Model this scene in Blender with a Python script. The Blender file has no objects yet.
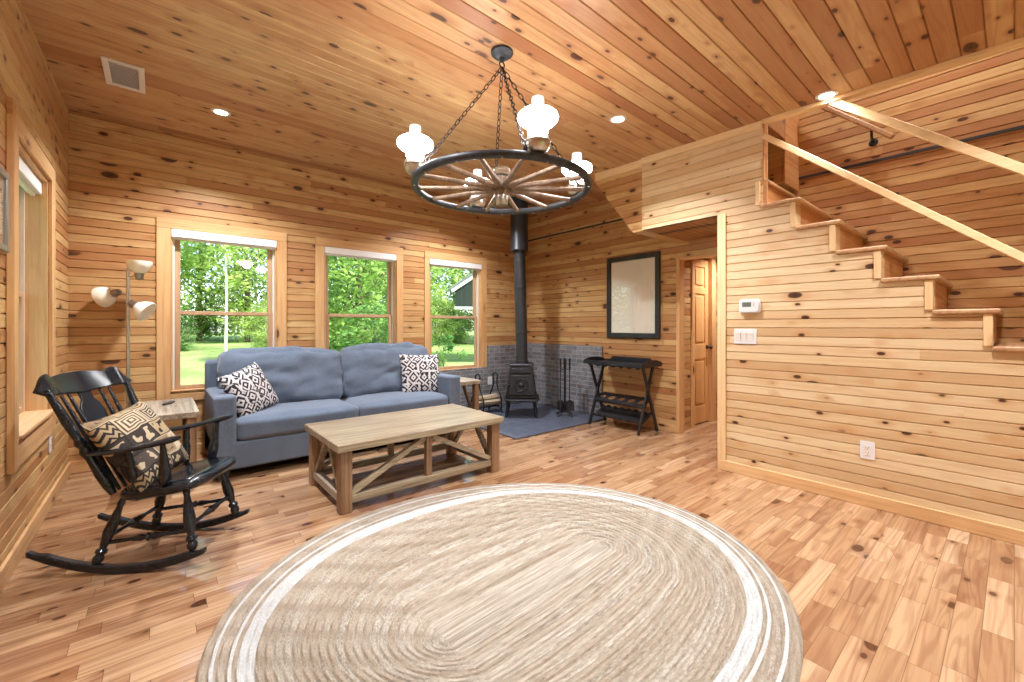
import bpy, bmesh, math, random
from mathutils import Vector, Matrix, noise as mnoise
R = math.radians
scn = bpy.context.scene
COL = scn.collection
random.seed(7)

# ------------------------------------------------------------------ node maths
class S:
    """a shader socket with arithmetic"""
    def __init__(s, t, o): s.t, s.o = t, o
    def m(s, op, b=None, c=None):
        n = s.t.nodes.new('ShaderNodeMath'); n.operation = op
        for i, v in enumerate((s, b, c)):
            if v is None: continue
            if isinstance(v, S): s.t.links.new(v.o, n.inputs[i])
            else: n.inputs[i].default_value = v
        return S(s.t, n.outputs[0])
    def __add__(s, b): return s.m('ADD', b)
    def __sub__(s, b): return s.m('SUBTRACT', b)
    def __mul__(s, b): return s.m('MULTIPLY', b)
    def __truediv__(s, b): return s.m('DIVIDE', b)
    def fl(s): return s.m('FLOOR')
    def fr(s): return s.m('FRACT')
    def ab(s): return s.m('ABSOLUTE')
    def sin(s): return s.m('SINE')
    def gt(s, b): return s.m('GREATER_THAN', b)
    def lt(s, b): return s.m('LESS_THAN', b)
    def mn(s, b): return s.m('MINIMUM', b)
    def mx(s, b): return s.m('MAXIMUM', b)
    def rng(s, a, b, c=0., d=1.):
        n = s.t.nodes.new('ShaderNodeMapRange'); n.interpolation_type = 'SMOOTHSTEP'
        s.t.links.new(s.o, n.inputs[0])
        for i, v in enumerate((a, b, c, d)): n.inputs[i + 1].default_value = v
        return S(s.t, n.outputs[0])

def comb(t, *v):
    n = t.nodes.new('ShaderNodeCombineXYZ')
    for i, q in enumerate(v):
        if isinstance(q, S): t.links.new(q.o, n.inputs[i])
        else: n.inputs[i].default_value = q
    return S(t, n.outputs[0])
def coords(t, kind='Object'):
    n = t.nodes.new('ShaderNodeTexCoord'); x = t.nodes.new('ShaderNodeSeparateXYZ')
    t.links.new(n.outputs[kind], x.inputs[0])
    return [S(t, o) for o in x.outputs]
def noise(t, vec, scale=1., detail=3., rough=.55, dist=0.):
    n = t.nodes.new('ShaderNodeTexNoise'); t.links.new(vec.o, n.inputs['Vector'])
    n.inputs['Scale'].default_value = scale; n.inputs['Detail'].default_value = detail
    n.inputs['Roughness'].default_value = rough; n.inputs['Distortion'].default_value = dist
    return S(t, n.outputs[0])
def white(t, vec):
    n = t.nodes.new('ShaderNodeTexWhiteNoise'); n.noise_dimensions = '3D'; t.links.new(vec.o, n.inputs[0])
    x = t.nodes.new('ShaderNodeSeparateColor'); t.links.new(n.outputs[1], x.inputs[0])
    return [S(t, o) for o in x.outputs]
def voro(t, vec, scale=1., rand=1., feat='F1'):
    n = t.nodes.new('ShaderNodeTexVoronoi'); n.feature = feat; t.links.new(vec.o, n.inputs['Vector'])
    n.inputs['Scale'].default_value = scale; n.inputs['Randomness'].default_value = rand
    x = t.nodes.new('ShaderNodeSeparateColor'); t.links.new(n.outputs['Color'], x.inputs[0])
    return S(t, n.outputs['Distance']), [S(t, o) for o in x.outputs]
def lin(c): return tuple((x / 12.92 if x <= .04045 else ((x + .055) / 1.055) ** 2.4) for x in c)
def rgb(*c): return lin([x / 255 for x in c]) + (1,)
def soft(c, k=.10):   # a little less saturated
    y = .3 * c[0] + .6 * c[1] + .1 * c[2]; return tuple(q + (y - q) * k for q in c[:3]) + (1,)
def ramp(t, fac, stops, interp='LINEAR'):
    n = t.nodes.new('ShaderNodeValToRGB'); r = n.color_ramp; r.interpolation = interp
    while len(r.elements) < len(stops): r.elements.new(.5)
    for e, (p, c) in zip(r.elements, stops): e.position = p; e.color = c
    t.links.new(fac.o, n.inputs[0]); return S(t, n.outputs[0])
def mix(t, fac, a, b, mode='MIX'):
    n = t.nodes.new('ShaderNodeMix'); n.data_type = 'RGBA'; n.blend_type = mode
    for i, v in ((0, fac), (6, a), (7, b)):
        if isinstance(v, S): t.links.new(v.o, n.inputs[i])
        else: n.inputs[i].default_value = v
    return S(t, n.outputs[2])
def new_mat(name):
    m = bpy.data.materials.new(name); m.use_nodes = True
    t = m.node_tree; return m, t, t.nodes['Principled BSDF']
def setb(t, b, color=None, rough=None, metal=None, bump=None, bstr=.3, bdist=.01, spec=None, coat=None, sheen=None, em=None, ems=0):
    for key, v in (('Base Color', color), ('Roughness', rough), ('Metallic', metal), ('Specular IOR Level', spec), ('Coat Weight', coat), ('Sheen Weight', sheen), ('Emission Color', em)):
        if v is None: continue
        if isinstance(v, S): t.links.new(v.o, b.inputs[key])
        else: b.inputs[key].default_value = v
    if ems: b.inputs['Emission Strength'].default_value = ems
    if bump is not None:
        n = t.nodes.new('ShaderNodeBump'); n.inputs['Strength'].default_value = bstr; n.inputs['Distance'].default_value = bdist
        t.links.new(bump.o, n.inputs['Height']); t.links.new(n.outputs[0], b.inputs['Normal'])

def plain(name, col, rough=.5, metal=0., nz=0., spec=None, scale=40., coat=None):
    m, t, b = new_mat(name)
    x = coords(t); v = comb(t, *x)
    n = noise(t, v, scale, 3)
    d = [max(0, c * (1 - nz)) for c in col[:3]] + [1]; e = [min(1, c * (1 + nz)) for c in col[:3]] + [1]
    setb(t, b, ramp(t, n, [(.3, d), (.7, e)]), rough, metal, spec=spec, coat=coat)
    return m

def boards(name, L, A, w, pal, seed=0., length=5.3, grain=.5, knots=1., rough=.42, deep=(.42, .17, .05, 1), strip=False, bandamt=.6, coat=None):
    """tongue-and-groove boards: L along the board, A across it (0,1,2 = x,y,z)"""
    m, t, b = new_mat(name)
    c = coords(t); l, a = c[L], c[A]
    ai = (a / w).fl()
    r1 = white(t, comb(t, ai, seed, 3.3))
    lo = l + r1[0] * 11.3
    if strip: ln = r1[1] * (length * .9) + length * .55; li = (lo / ln).fl()
    else: li = (lo / length).fl()
    r = white(t, comb(t, ai, li, seed + 1.7))
    pal = [(p, soft(q)) for p, q in pal]; deep = soft(deep, .08)
    base = ramp(t, r[0], pal)
    off = r[1] * 37.; off2 = r[2] * 23.
    # long fibres
    g = noise(t, comb(t, l * 1.6 + off, a * 46., off2), 1., 5, .65, .3)
    col = mix(t, g.rng(.42, .75) * grain, base, deep)
    # growth-ring figure
    h = noise(t, comb(t, l * .55 + off, a * 7. + off2, off), 1., 2, .5, .4)
    rings = (h * 70. + a * 40.).sin().rng(-.2, 1.)
    heart = noise(t, comb(t, l * .45 + off2, a * 5. + off, off2), 1., 2, .5).rng(.5, .62)
    col = mix(t, (rings * .35 + heart * .55) * bandamt, col, deep)
    # knots
    if knots:
        wob = noise(t, comb(t, l * 9., a * 9., off), 1., 2) * .12
        for (sl, sa, thr, rad, sd) in ((2.9, 6.2, .64, .165, 1.), (6., 11., .38, .18, 7.)):
            d, k = voro(t, comb(t, l * sl + off * sd, a * sa + off2, off * sd), 1., .9)
            on = k[0].gt(thr - .25 * (knots - 1))
            rr = k[1] * rad * .8 + rad * .5
            q = d / rr + wob * 3. - .15
            halo = q.rng(2.6, .8) * on
            col = mix(t, halo * .5, col, deep)
            core = q.rng(1.05, .75) * on
            col = mix(t, core, col, ramp(t, q, [(.2, rgb(40, 22, 16)), (.55, rgb(88, 48, 28)), (.95, rgb(36, 19, 12))]))
    bump = g * .25
    if strip:
        e = (a / w).fr(); e = e.mn(e * -1. + 1.) * w
        f = (lo / ln).fr(); f = f.mn(f * -1. + 1.) * ln
        seam = e.mn(f).rng(.0004, .0018)
        col = mix(t, seam, mix(t, .6, col, rgb(70, 40, 20)), col)
        bump = bump * .3 + seam
    setb(t, b, col, g * .12 + (rough - .06), bump=bump, bstr=.25 if not strip else .15, bdist=.004, coat=coat)
    return m

def lumber(name, L, pal, seed=0., grain=.5, rough=.45, deep=(.42, .17, .05, 1), scale=1., knots=.5, spec=None):
    """solid timber with the grain along axis L of the object"""
    pal = [(p, soft(q)) for p, q in pal]; deep = soft(deep, .08)
    m, t, b = new_mat(name)
    c = coords(t); l = c[L]; o = [c[i] for i in range(3) if i != L]
    v = comb(t, l * (1.5 * scale) + seed, o[0] * (40. * scale), o[1] * (40. * scale))
    g = noise(t, v, 1., 5, .65, .4)
    k = noise(t, comb(t, l * (.8 * scale) + seed, o[0] * (7. * scale), o[1] * (7. * scale)), 1., 2, .5, .3)
    col = mix(t, g.rng(.4, .72) * grain, ramp(t, k, pal), deep)
    rings = (k * 60.).sin().rng(0, 1)
    col = mix(t, rings * (.22 * grain), col, deep)
    if knots:
        d, kk = voro(t, comb(t, l * 2.6 + seed, o[0] * 8., o[1] * 8.), 1., 1.)
        on = kk[0].gt(1 - .45 * knots); q = d / .13
        col = mix(t, q.rng(2.4, .7) * on * .6, col, deep)
        col = mix(t, q.rng(1.05, .7) * on, col, rgb(70, 36, 20))
    setb(t, b, col, g * .15 + (rough - .07), bump=g, bstr=.12, bdist=.003, spec=spec)
    return m

# ------------------------------------------------------------------ mesh builder
def rotm(v):  # matrix taking +z to v
    return Vector(v).normalized().to_track_quat('Z', 'Y').to_matrix().to_4x4()
class MB:
    def __init__(s): s.b = bmesh.new()
    def _x(s, verts, M):
        for v in verts: v.co = M @ v.co
        return s
    def box(s, lo, hi, M=None, taper=None):
        lo, hi = Vector(lo), Vector(hi); c = (lo + hi) / 2; d = hi - lo
        vs = bmesh.ops.create_cube(s.b, size=1)['verts']
        for v in vs:
            k = (taper or (1, 1)) if v.co.z > 0 else (1, 1)
            v.co = Vector((v.co.x * d.x * k[0], v.co.y * d.y * k[1], v.co.z * d.z)) + c
        if M: s._x(vs, M)
        return s
    def beam(s, p, q, w, h, up=(0, 0, 1), ext=0.):
        """rectangular bar from p to q, w across, h along 'up'"""
        p, q = Vector(p), Vector(q); d = (q - p).normalized(); p = p - d * ext; q = q + d * ext
        x = d.cross(Vector(up)).normalized(); y = x.cross(d)
        M = Matrix((x, y, d)).transposed().to_4x4(); M.translation = (p + q) / 2
        return s.box((-w / 2, -h / 2, -(q - p).length / 2), (w / 2, h / 2, (q - p).length / 2), M)
    def cyl(s, p, q, r, r2=None, n=16):
        p, q = Vector(p), Vector(q); M = rotm(q - p); M.translation = (p + q) / 2
        vs = bmesh.ops.create_cone(s.b, cap_ends=True, segments=n, radius1=r, radius2=r if r2 is None else r2, depth=(q - p).length)['verts']
        return s._x(vs, M)
    def ball(s, c, r, n=12, sc=(1, 1, 1)):
        vs = bmesh.ops.create_uvsphere(s.b, u_segments=n, v_segments=max(6, n // 2 + 2), radius=r)['verts']
        for v in vs: v.co = Vector((v.co.x * sc[0], v.co.y * sc[1], v.co.z * sc[2])) + Vector(c)
        return s
    def lathe(s, prof, p=(0, 0, 0), axis=(0, 0, 1), n=24, cap=True):
        """prof = [(radius, height)]"""
        M = rotm(axis) if Vector(axis).normalized() != Vector((0, 0, 1)) else Matrix.Identity(4)
        M = Matrix.Translation(p) @ M
        rings = []
        for r, h in prof:
            rings.append([s.b.verts.new(M @ Vector((r * math.cos(2 * math.pi * k / n), r * math.sin(2 * math.pi * k / n), h))) for k in range(n)])
        for a, b in zip(rings, rings[1:]):
            for k in range(n): s.b.faces.new((a[k], a[(k + 1) % n], b[(k + 1) % n], b[k]))
        if cap:
            s.b.faces.new(rings[0][::-1]); s.b.faces.new(rings[-1])
        return s
    def spindle(s, p, q, prof, n=14):
        """turned member from p to q, prof = [(t, radius)]"""
        p, q = Vector(p), Vector(q); L = (q - p).length
        return s.lathe([(r, t * L) for t, r in prof], p, q - p, n)
    def tube(s, pts, r, n=10, closed=False, flat=None):
        pts = [Vector(p) for p in pts]; N = len(pts); rings = []
        prev = None
        for i, p in enumerate(pts):
            if closed: d = pts[(i + 1) % N] - pts[i - 1]
            else: d = pts[min(i + 1, N - 1)] - pts[max(i - 1, 0)]
            d.normalize()
            if prev is None:
                a = Vector((0, 0, 1)) if abs(d.z) < .9 else Vector((1, 0, 0))
                x = d.cross(a).normalized()
            else: x = (prev - d * prev.dot(d)).normalized()
            prev = x; y = d.cross(x)
            rr = r[i] if isinstance(r, (list, tuple)) else r
            fx, fy = flat or (1, 1)
            rings.append([s.b.verts.new(p + x * math.cos(2 * math.pi * k / n) * rr * fx + y * math.sin(2 * math.pi * k / n) * rr * fy) for k in range(n)])
        for i in range(N if closed else N - 1):
            a, b = rings[i], rings[(i + 1) % N]
            for k in range(n): s.b.faces.new((a[k], a[(k + 1) % n], b[(k + 1) % n], b[k]))
        if not closed:
            s.b.faces.new(rings[0][::-1]); s.b.faces.new(rings[-1])
        return s
    def prism(s, poly, z0, z1, M=None):
        """polygon in x,y pulled from z0 to z1"""
        a = [s.b.verts.new((x, y, z0)) for x, y in poly]; b = [s.b.verts.new((x, y, z1)) for x, y in poly]
        n = len(poly)
        s.b.faces.new(a[::-1]); s.b.faces.new(b)
        for k in range(n): s.b.faces.new((a[k], a[(k + 1) % n], b[(k + 1) % n], b[k]))
        if M: s._x(a + b, M)
        return s
    def strip(s, left, right, thick):
        """a bent plate: left/right edge point rows, given thickness vector per row"""
        rows = []
        for l, r, t in zip(left, right, thick):
            l, r, t = Vector(l), Vector(r), Vector(t)
            rows.append([s.b.verts.new(x) for x in (l - t, r - t, r + t, l + t)])
        for a, b in zip(rows, rows[1:]):
            for k in range(4): s.b.faces.new((a[k], a[(k + 1) % 4], b[(k + 1) % 4], b[k]))
        s.b.faces.new(rows[0][::-1]); s.b.faces.new(rows[-1])
        return s
    def build(s, name, mat, parent=None, smooth=None, bevel=0., seg=2, sub=0, fn=None):
        bmesh.ops.recalc_face_normals(s.b, faces=s.b.faces)
        if fn:
            for v in s.b.verts: v.co = fn(v.co)
        me = bpy.data.meshes.new(name); s.b.to_mesh(me); s.b.free()
        me.materials.append(mat)
        if smooth is not None or bevel:
            me.shade_smooth(); me.set_sharp_from_angle(angle=R(smooth or 40))
        o = bpy.data.objects.new(name, me); COL.objects.link(o)
        if parent: o.parent = parent
        if bevel:
            md = o.modifiers.new('edge', 'BEVEL'); md.width = bevel; md.segments = seg; md.limit_method = 'ANGLE'; md.angle_limit = R(40)
            md.harden_normals = False
        if sub:
            md = o.modifiers.new('smooth', 'SUBSURF'); md.levels = sub; md.render_levels = sub
        return o

def tag(o, label=None, cat=None, group=None, kind=None):
    for k, v in (('label', label), ('category', cat), ('group', group), ('kind', kind)):
        if v: o[k] = v
    return o
def thing(name, label, cat, loc=(0, 0, 0), rz=0., group=None):
    o = bpy.data.objects.new(name, None); COL.objects.link(o); o.empty_display_size = .1
    o.location = loc; o.rotation_euler = (0, 0, rz)
    return tag(o, label, cat, group)
def structure(name):
    o = bpy.data.objects.new(name, None); COL.objects.link(o); o['kind'] = 'structure'; return o
def dup(o, loc=None, rz=None, label=None, parent=None):
    c = o.copy(); COL.objects.link(c)
    if parent: c.parent = parent
    if loc is not None: c.location = loc
    if rz is not None: c.rotation_euler = (0, 0, rz)
    if label: c['label'] = label
    for ch in list(o.children): dup(ch, parent=c)
    return c

def cushion(w, d, h, r=.06, puff=.03, n=14, wr=0., seed=0., edge=0., boxy=4.):
    """soft block, centred; wr = wrinkle depth"""
    b = bmesh.new(); bmesh.ops.create_cube(b, size=2)
    bmesh.ops.subdivide_edges(b, edges=b.edges[:], cuts=n, use_grid_fill=True)
    inner = Vector((w / 2 - r, d / 2 - r, h / 2 - r))
    for v in b.verts:
        p = v.co.copy()
        q = Vector((p.x * w / 2, p.y * d / 2, p.z * h / 2))
        c = Vector([max(-i, min(i, x)) for i, x in zip(inner, q)])
        k = q - c
        q = c + (k.normalized() * r if k.length > 1e-6 else k)
        fx, fy, fz = (1 - abs(p.x) ** boxy), (1 - abs(p.y) ** boxy), (1 - abs(p.z) ** boxy)
        q += Vector((p.x * fy * fz * puff * .4, p.y * fx * fz * puff * .4, p.z * fx * fy * puff))
        if wr:
            nn = mnoise.noise(Vector((q.x * 5 + seed, q.y * 5, q.z * 9 + seed))) + .5 * mnoise.noise(Vector((q.x * 14 + seed, q.y * 12, q.z * 5)))
            nn += .8 * mnoise.noise(Vector((q.x * 3.5 + q.z * 5 + seed, q.z * 13 - q.x * 5, seed)))
            q += q.normalized() * nn * wr
        v.co = q
    m = MB(); m.b.free(); m.b = b; return m

def pillow(size, thick, n=22, seed=0., wr=.006):
    """square scatter cushion in x,z plane, thickness along y, with UVs on both faces"""
    b = bmesh.new(); uv = b.loops.layers.uv.new('UVMap'); sheets = []
    for sg in (-1, 1):
        g = []
        for i in range(n + 1):
            row = []
            for j in range(n + 1):
                u, v = i / n * 2 - 1, j / n * 2 - 1
                pin = 1 - .07 * (1 - v * v) * abs(u) ** 3; pin2 = 1 - .07 * (1 - u * u) * abs(v) ** 3
                t = ((1 - u * u) * (1 - v * v)) ** .42
                y = sg * thick / 2 * t + wr * mnoise.noise(Vector((u * 3 + seed, v * 3, sg * 2.))) * t
                row.append(b.verts.new((u * size / 2 * pin, y, v * size / 2 * pin2)))
            g.append(row)
        sheets.append(g)
        for i in range(n):
            for j in range(n):
                f = b.faces.new((g[i][j], g[i + 1][j], g[i + 1][j + 1], g[i][j + 1]))
                for lp, (a, c) in zip(f.loops, ((i, j), (i + 1, j), (i + 1, j + 1), (i, j + 1))): lp[uv].uv = (a / n, c / n)
    bmesh.ops.remove_doubles(b, verts=b.verts, dist=1e-5)
    m = MB(); m.b.free(); m.b = b; return m
# ------------------------------------------------------------------ materials
PALE = [(0., rgb(210, 180, 134)), (.35, rgb(226, 203, 162)), (.7, rgb(218, 192, 146)), (1., rgb(198, 162, 116))]
HONEY = [(0., rgb(198, 154, 94)), (.35, rgb(212, 175, 114)), (.7, rgb(192, 144, 86)), (1., rgb(172, 118, 68))]
AMBER = [(0., rgb(188, 142, 90)), (.4, rgb(204, 165, 112)), (.75, rgb(178, 128, 80)), (1., rgb(158, 104, 62))]
OAK = [(0., rgb(160, 120, 82)), (.2, rgb(180, 142, 102)), (.5, rgb(192, 156, 117)), (.75, rgb(176, 136, 96)), (.93, rgb(152, 110, 74)), (1., rgb(200, 170, 133))]
DEEP = rgb(160, 98, 44)
M = {}
M['back'] = boards('pine_boards_back', 0, 2, .07, HONEY, 1., grain=.28, deep=DEEP)
M['left'] = boards('pine_boards_left', 1, 2, .07, HONEY, 2., grain=.28, deep=DEEP)
M['right'] = boards('pine_boards_right', 1, 2, .07, [(p, c) for p, c in HONEY], 3., grain=.28, deep=DEEP, knots=1.2)
M['stair'] = boards('pine_boards_stair', 1, 2, .066, PALE, 4., grain=.2, deep=rgb(190, 134, 76), bandamt=.45, knots=.75)
M['hall'] = boards('pine_boards_hall', 0, 2, .07, HONEY, 5., grain=.28, deep=DEEP)
M['ceil'] = boards('pine_boards_ceiling', 0, 1, .1, AMBER, 6., grain=.285, deep=rgb(150, 86, 42), knots=1.25, length=4.4)
M['floor'] = boards('oak_strip_floor', 0, 1, .082, OAK, 8., length=.46, grain=.5, knots=.1, rough=.2, deep=rgb(120, 70, 40), strip=True, bandamt=.85, coat=.5)
M['trim_z'] = lumber('pine_trim_upright', 2, [(0.3, rgb(224, 180, 120)), (.7, rgb(208, 156, 96))], 1., .35, deep=DEEP)
M['trim_x'] = lumber('pine_trim_along_x', 0, [(0.3, rgb(224, 180, 120)), (.7, rgb(208, 156, 96))], 2., .35, deep=DEEP)
M['trim_y'] = lumber('pine_trim_along_y', 1, [(0.3, rgb(226, 184, 128)), (.7, rgb(212, 164, 106))], 3., .35, deep=DEEP)
M['pale_y'] = lumber('pale_pine_along_y', 1, [(0.3, rgb(238, 208, 156)), (.7, rgb(228, 190, 134))], 4., .3, deep=rgb(190, 134, 76), knots=.3)
M['pale_z'] = lumber('pale_pine_upright', 2, [(0.3, rgb(236, 206, 156)), (.7, rgb(226, 188, 134))], 5., .3, deep=rgb(190, 134, 76), knots=.5)
M['tread'] = lumber('oak_tread', 0, [(0.3, rgb(200, 158, 110)), (.7, rgb(176, 128, 84))], 6., .5, deep=rgb(126, 74, 38), knots=0)
M['riser'] = lumber('stained_riser', 0, [(0.3, rgb(206, 148, 86)), (.7, rgb(186, 120, 62))], 7., .5, deep=rgb(136, 78, 36), knots=.3)
M['door'] = lumber('pine_door', 2, [(0.3, rgb(226, 174, 104)), (.7, rgb(210, 152, 84))], 8., .3, deep=DEEP, knots=0)
M['rustic'] = lumber('weathered_table_wood', 0, [(0.25, rgb(178, 164, 136)), (.55, rgb(158, 140, 110)), (.8, rgb(134, 112, 84))], 9., .75, .38, rgb(84, 66, 50), 1.2, 0)
M['rustic_y'] = lumber('weathered_side_wood', 1, [(0.25, rgb(178, 164, 142)), (.55, rgb(154, 138, 116)), (.8, rgb(128, 110, 90))], 11., .75, .5, rgb(88, 66, 50), 1.2, 0)
M['rustic_z'] = lumber('weathered_leg_wood', 2, [(0.25, rgb(164, 128, 92)), (.55, rgb(144, 106, 70)), (.8, rgb(120, 84, 54))], 12., .75, .5, rgb(84, 58, 38), 1.2, 0)
M['spoke'] = lumber('wheel_spoke_wood', 2, [(0.3, rgb(160, 138, 118)), (.7, rgb(118, 96, 80))], 13., .7, .45, rgb(90, 64, 46), 2., 0)
M['log'] = lumber('split_firewood', 1, [(0.3, rgb(196, 178, 150)), (.7, rgb(150, 128, 100))], 14., .7, .8, rgb(90, 70, 52), 2., 0)
M['black'] = plain('black_paint', (.010, .014, .020, 1), .2, nz=.2)
M['iron'] = plain('cast_iron', (.03, .031, .036, 1), .45, .6, .25, scale=90)
M['stovepipe'] = plain('black_stovepipe', (.035, .037, .045, 1), .42, .3, .15)
M['wrought'] = plain('wrought_iron', (.012, .012, .014, 1), .5, .3, .2)
M['rimdark'] = plain('charcoal_rim_paint', (.035, .042, .055, 1), .45, .2, .35, scale=30)
M['nickel'] = plain('brushed_nickel', (.55, .53, .5, 1), .3, 1., .08)
M['pewter'] = plain('aged_pewter_font', (.6, .56, .5, 1), .28, .9, .15)
M['gunmetal'] = plain('dark_nickel', (.3, .28, .27, 1), .3, 1., .1)
M['darkwood'] = plain('black_stained_wood', (.013, .014, .018, 1), .38, nz=.3)
M['white'] = plain('white_plastic', rgb(222, 222, 226), .35, nz=.01)
M['blind'] = plain('white_blind_fabric', rgb(232, 232, 234), .6, nz=.02)
M['vinyl'] = plain('white_window_vinyl', rgb(226, 222, 214), .4, nz=.02)
M['sash'] = lumber('window_sash_wood', 2, [(0.3, rgb(206, 168, 128)), (.7, rgb(188, 146, 106))], 15., .3, deep=rgb(150, 104, 66), knots=0)
M['grey'] = plain('grey_rubber', rgb(120, 120, 124), .5)
M['lcd'] = plain('grey_lcd', rgb(110, 122, 116), .2, nz=.03)
M['lcdink'] = plain('lcd_segments', rgb(58, 66, 62), .4)
M['slot'] = plain('dark_slot', rgb(40, 38, 40), .6)
M['grille'] = plain('white_grille_enamel', rgb(222, 216, 210), .45)
M['filter'] = plain('grey_filter_mesh', rgb(176, 166, 160), .9, nz=.2, scale=400)
M['silver'] = plain('silver_frame', rgb(150, 146, 138), .4, .5)
M['frame'] = lumber('black_green_frame', 2, [(0.3, rgb(52, 58, 58)), (.7, rgb(36, 41, 42))], 16., .4, .35, rgb(24, 27, 28), 1., 0)
M['siding'] = plain('dark_green_siding', rgb(30, 42, 34), .8, nz=.1)
M['eave'] = plain('pale_eave_board', rgb(206, 214, 206), .7)
M['roofing'] = plain('grey_roofing', rgb(120, 122, 122), .9, nz=.15)
M['concrete'] = plain('pale_stone_step', rgb(190, 182, 168), .9, nz=.1)

def mat_glass(name, tint=(1, 1, 1, 1), refl=1.):
    m = bpy.data.materials.new(name); m.use_nodes = True; t = m.node_tree; t.nodes.clear()
    o = t.nodes.new('ShaderNodeOutputMaterial'); tr = t.nodes.new('ShaderNodeBsdfTransparent'); gl = t.nodes.new('ShaderNodeBsdfGlossy')
    tr.inputs[0].default_value = tint; gl.inputs['Roughness'].default_value = .01
    lw = t.nodes.new('ShaderNodeLayerWeight'); lw.inputs[0].default_value = .5
    fr = ((S(t, lw.outputs['Facing']).m('POWER', 5.)) * .96 + .04) * refl
    mx = t.nodes.new('ShaderNodeMixShader'); t.links.new(fr.mn(1.).o, mx.inputs[0])
    t.links.new(tr.outputs[0], mx.inputs[1]); t.links.new(gl.outputs[0], mx.inputs[2]); t.links.new(mx.outputs[0], o.inputs[0]); return m
M['glass'] = mat_glass('window_glass', (.96, .98, .96, 1), .8)
M['picglass'] = mat_glass('picture_glass', (.98, .98, .98, 1), 1.3)
M['clear'] = mat_glass('lamp_chimney_glass', (.95, .95, .95, 1), 2.)

def mat_emit(name, col, st):
    m, t, b = new_mat(name); setb(t, b, (.9, .9, .9, 1), .4, em=col, ems=st); return m
M['lit'] = mat_emit('lit_opal_shade', (1., .975, .95, 1), 42.)
M['chim'] = mat_emit('frosted_chimney_glow', (1., .98, .96, 1), .55); M['chim'].node_tree.nodes['Principled BSDF'].inputs['Base Color'].default_value = (.25, .25, .25, 1)
M['can'] = mat_emit('lit_downlight_lens', (1., .93, .82, 1), 16.)
m, t, b = new_mat('opal_glass_unlit'); setb(t, b, rgb(240, 236, 226), .25); b.inputs['Subsurface Weight'].default_value = .3; b.inputs['Subsurface Radius'].default_value = (.05, .05, .05); M['opal'] = m

# blue-grey upholstery: a woven heather
m, t, b = new_mat('blue_heather_fabric'); x = coords(t)
n1 = noise(t, comb(t, *x), 260., 2, .7); n2 = noise(t, comb(t, *x), 5., 2)
c = mix(t, n1.rng(.35, .65), rgb(74, 84, 100), rgb(106, 119, 138)); c = mix(t, n2.rng(.3, .7) * .25, c, rgb(114, 126, 144))
setb(t, b, c, .95, bump=n1, bstr=.25, bdist=.002, sheen=.25, spec=.15); M['blue'] = m

# grey brick veneer
def brick(name, a0):
    m, t, b = new_mat(name); x = coords(t)
    n = t.nodes.new('ShaderNodeTexBrick'); v = comb(t, x[a0], x[2], 0.); t.links.new(v.o, n.inputs['Vector'])
    n.offset = .5
    for k, q in (('Color1', (0, 0, 0, 1)), ('Color2', (1, 1, 1, 1)), ('Mortar', (.5, .5, .5, 1)), ('Scale', 1.), ('Mortar Size', .0035), ('Mortar Smooth', .3), ('Brick Width', .2), ('Row Height', .058)): n.inputs[k].default_value = q
    row = (x[2] / .058).fl(); off = (row.m('MODULO', 2.)) * .5
    idx = (x[a0] / .2 + off).fl()
    r = white(t, comb(t, idx, row, 2.2))
    c = ramp(t, r[0], [(0., rgb(92, 96, 106)), (.3, rgb(134, 136, 142)), (.6, rgb(112, 112, 118)), (.85, rgb(150, 150, 154)), (1., rgb(104, 96, 94))])
    ns = noise(t, comb(t, *x), 22., 5, .65); c = mix(t, ns.rng(.35, .7) * .55, c, rgb(82, 80, 86))
    c = mix(t, noise(t, comb(t, *x), 45., 3).rng(.58, .72) * .5, c, rgb(190, 186, 186))
    fac = S(t, n.outputs['Fac'])
    c = mix(t, fac, c, rgb(168, 166, 164))
    setb(t, b, c, .9, bump=(fac * -1.) + ns * .5, bstr=.6, bdist=.008); return m
M['brick_x'] = brick('grey_brick_back', 0); M['brick_y'] = brick('grey_brick_right', 1)
# slate hearth tiles
m, t, b = new_mat('slate_tile'); x = coords(t)
ii = white(t, comb(t, (x[0] / .3).fl(), (x[1] / .3).fl(), 1.))
ns = noise(t, comb(t, *x), 9., 5, .6)
c = mix(t, ns.rng(.3, .7), rgb(62, 68, 82), rgb(92, 98, 112)); c = mix(t, ii[0] * .5, c, rgb(74, 82, 100))
fx = (x[0] / .3).fr(); fx = fx.mn(fx * -1. + 1.); fy = (x[1] / .3).fr(); fy = fy.mn(fy * -1. + 1.)
seam = fx.mn(fy).rng(.006, .014)
c = mix(t, seam, rgb(56, 58, 64), c)
setb(t, b, c, .42, bump=ns * .4 + seam, bstr=.3, bdist=.004); M['slate'] = m

# braided jute rug: UV = (metres round the row, row index)
m, t, b = new_mat('braided_jute'); u = coords(t, 'UV')
row = u[1].fl(); fr = u[1].fr()
tw = ((u[0] * 42. + (fr - .5).ab() * 5. + row * 1.7).sin()) * .5 + .5
nz = noise(t, comb(t, u[0] * 75., u[1] * 3.6, 0.), 1., 4, .7); big = noise(t, comb(t, u[0] * 1.5, u[1] * .35, 4.), 1., 3)
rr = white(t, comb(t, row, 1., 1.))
jute = ramp(t, nz, [(.25, rgb(88, 79, 68)), (.42, rgb(148, 139, 126)), (.58, rgb(184, 177, 165)), (.8, rgb(212, 209, 202))])
jute = mix(t, big.rng(.35, .65) * .4, jute, rgb(198, 190, 176)); jute = mix(t, rr[0] * .6, jute, rgb(148, 131, 110)); jute = mix(t, tw.rng(.55, .95) * .35, jute, rgb(124, 106, 86))  # rows' own tone differences deepened to stand in for shaded gaps between them
jute = mix(t, noise(t, comb(t, u[0] * 9., u[1] * 2., 9.), 1., 2).rng(.68, .74) * .5, jute, rgb(112, 84, 60))
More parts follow.
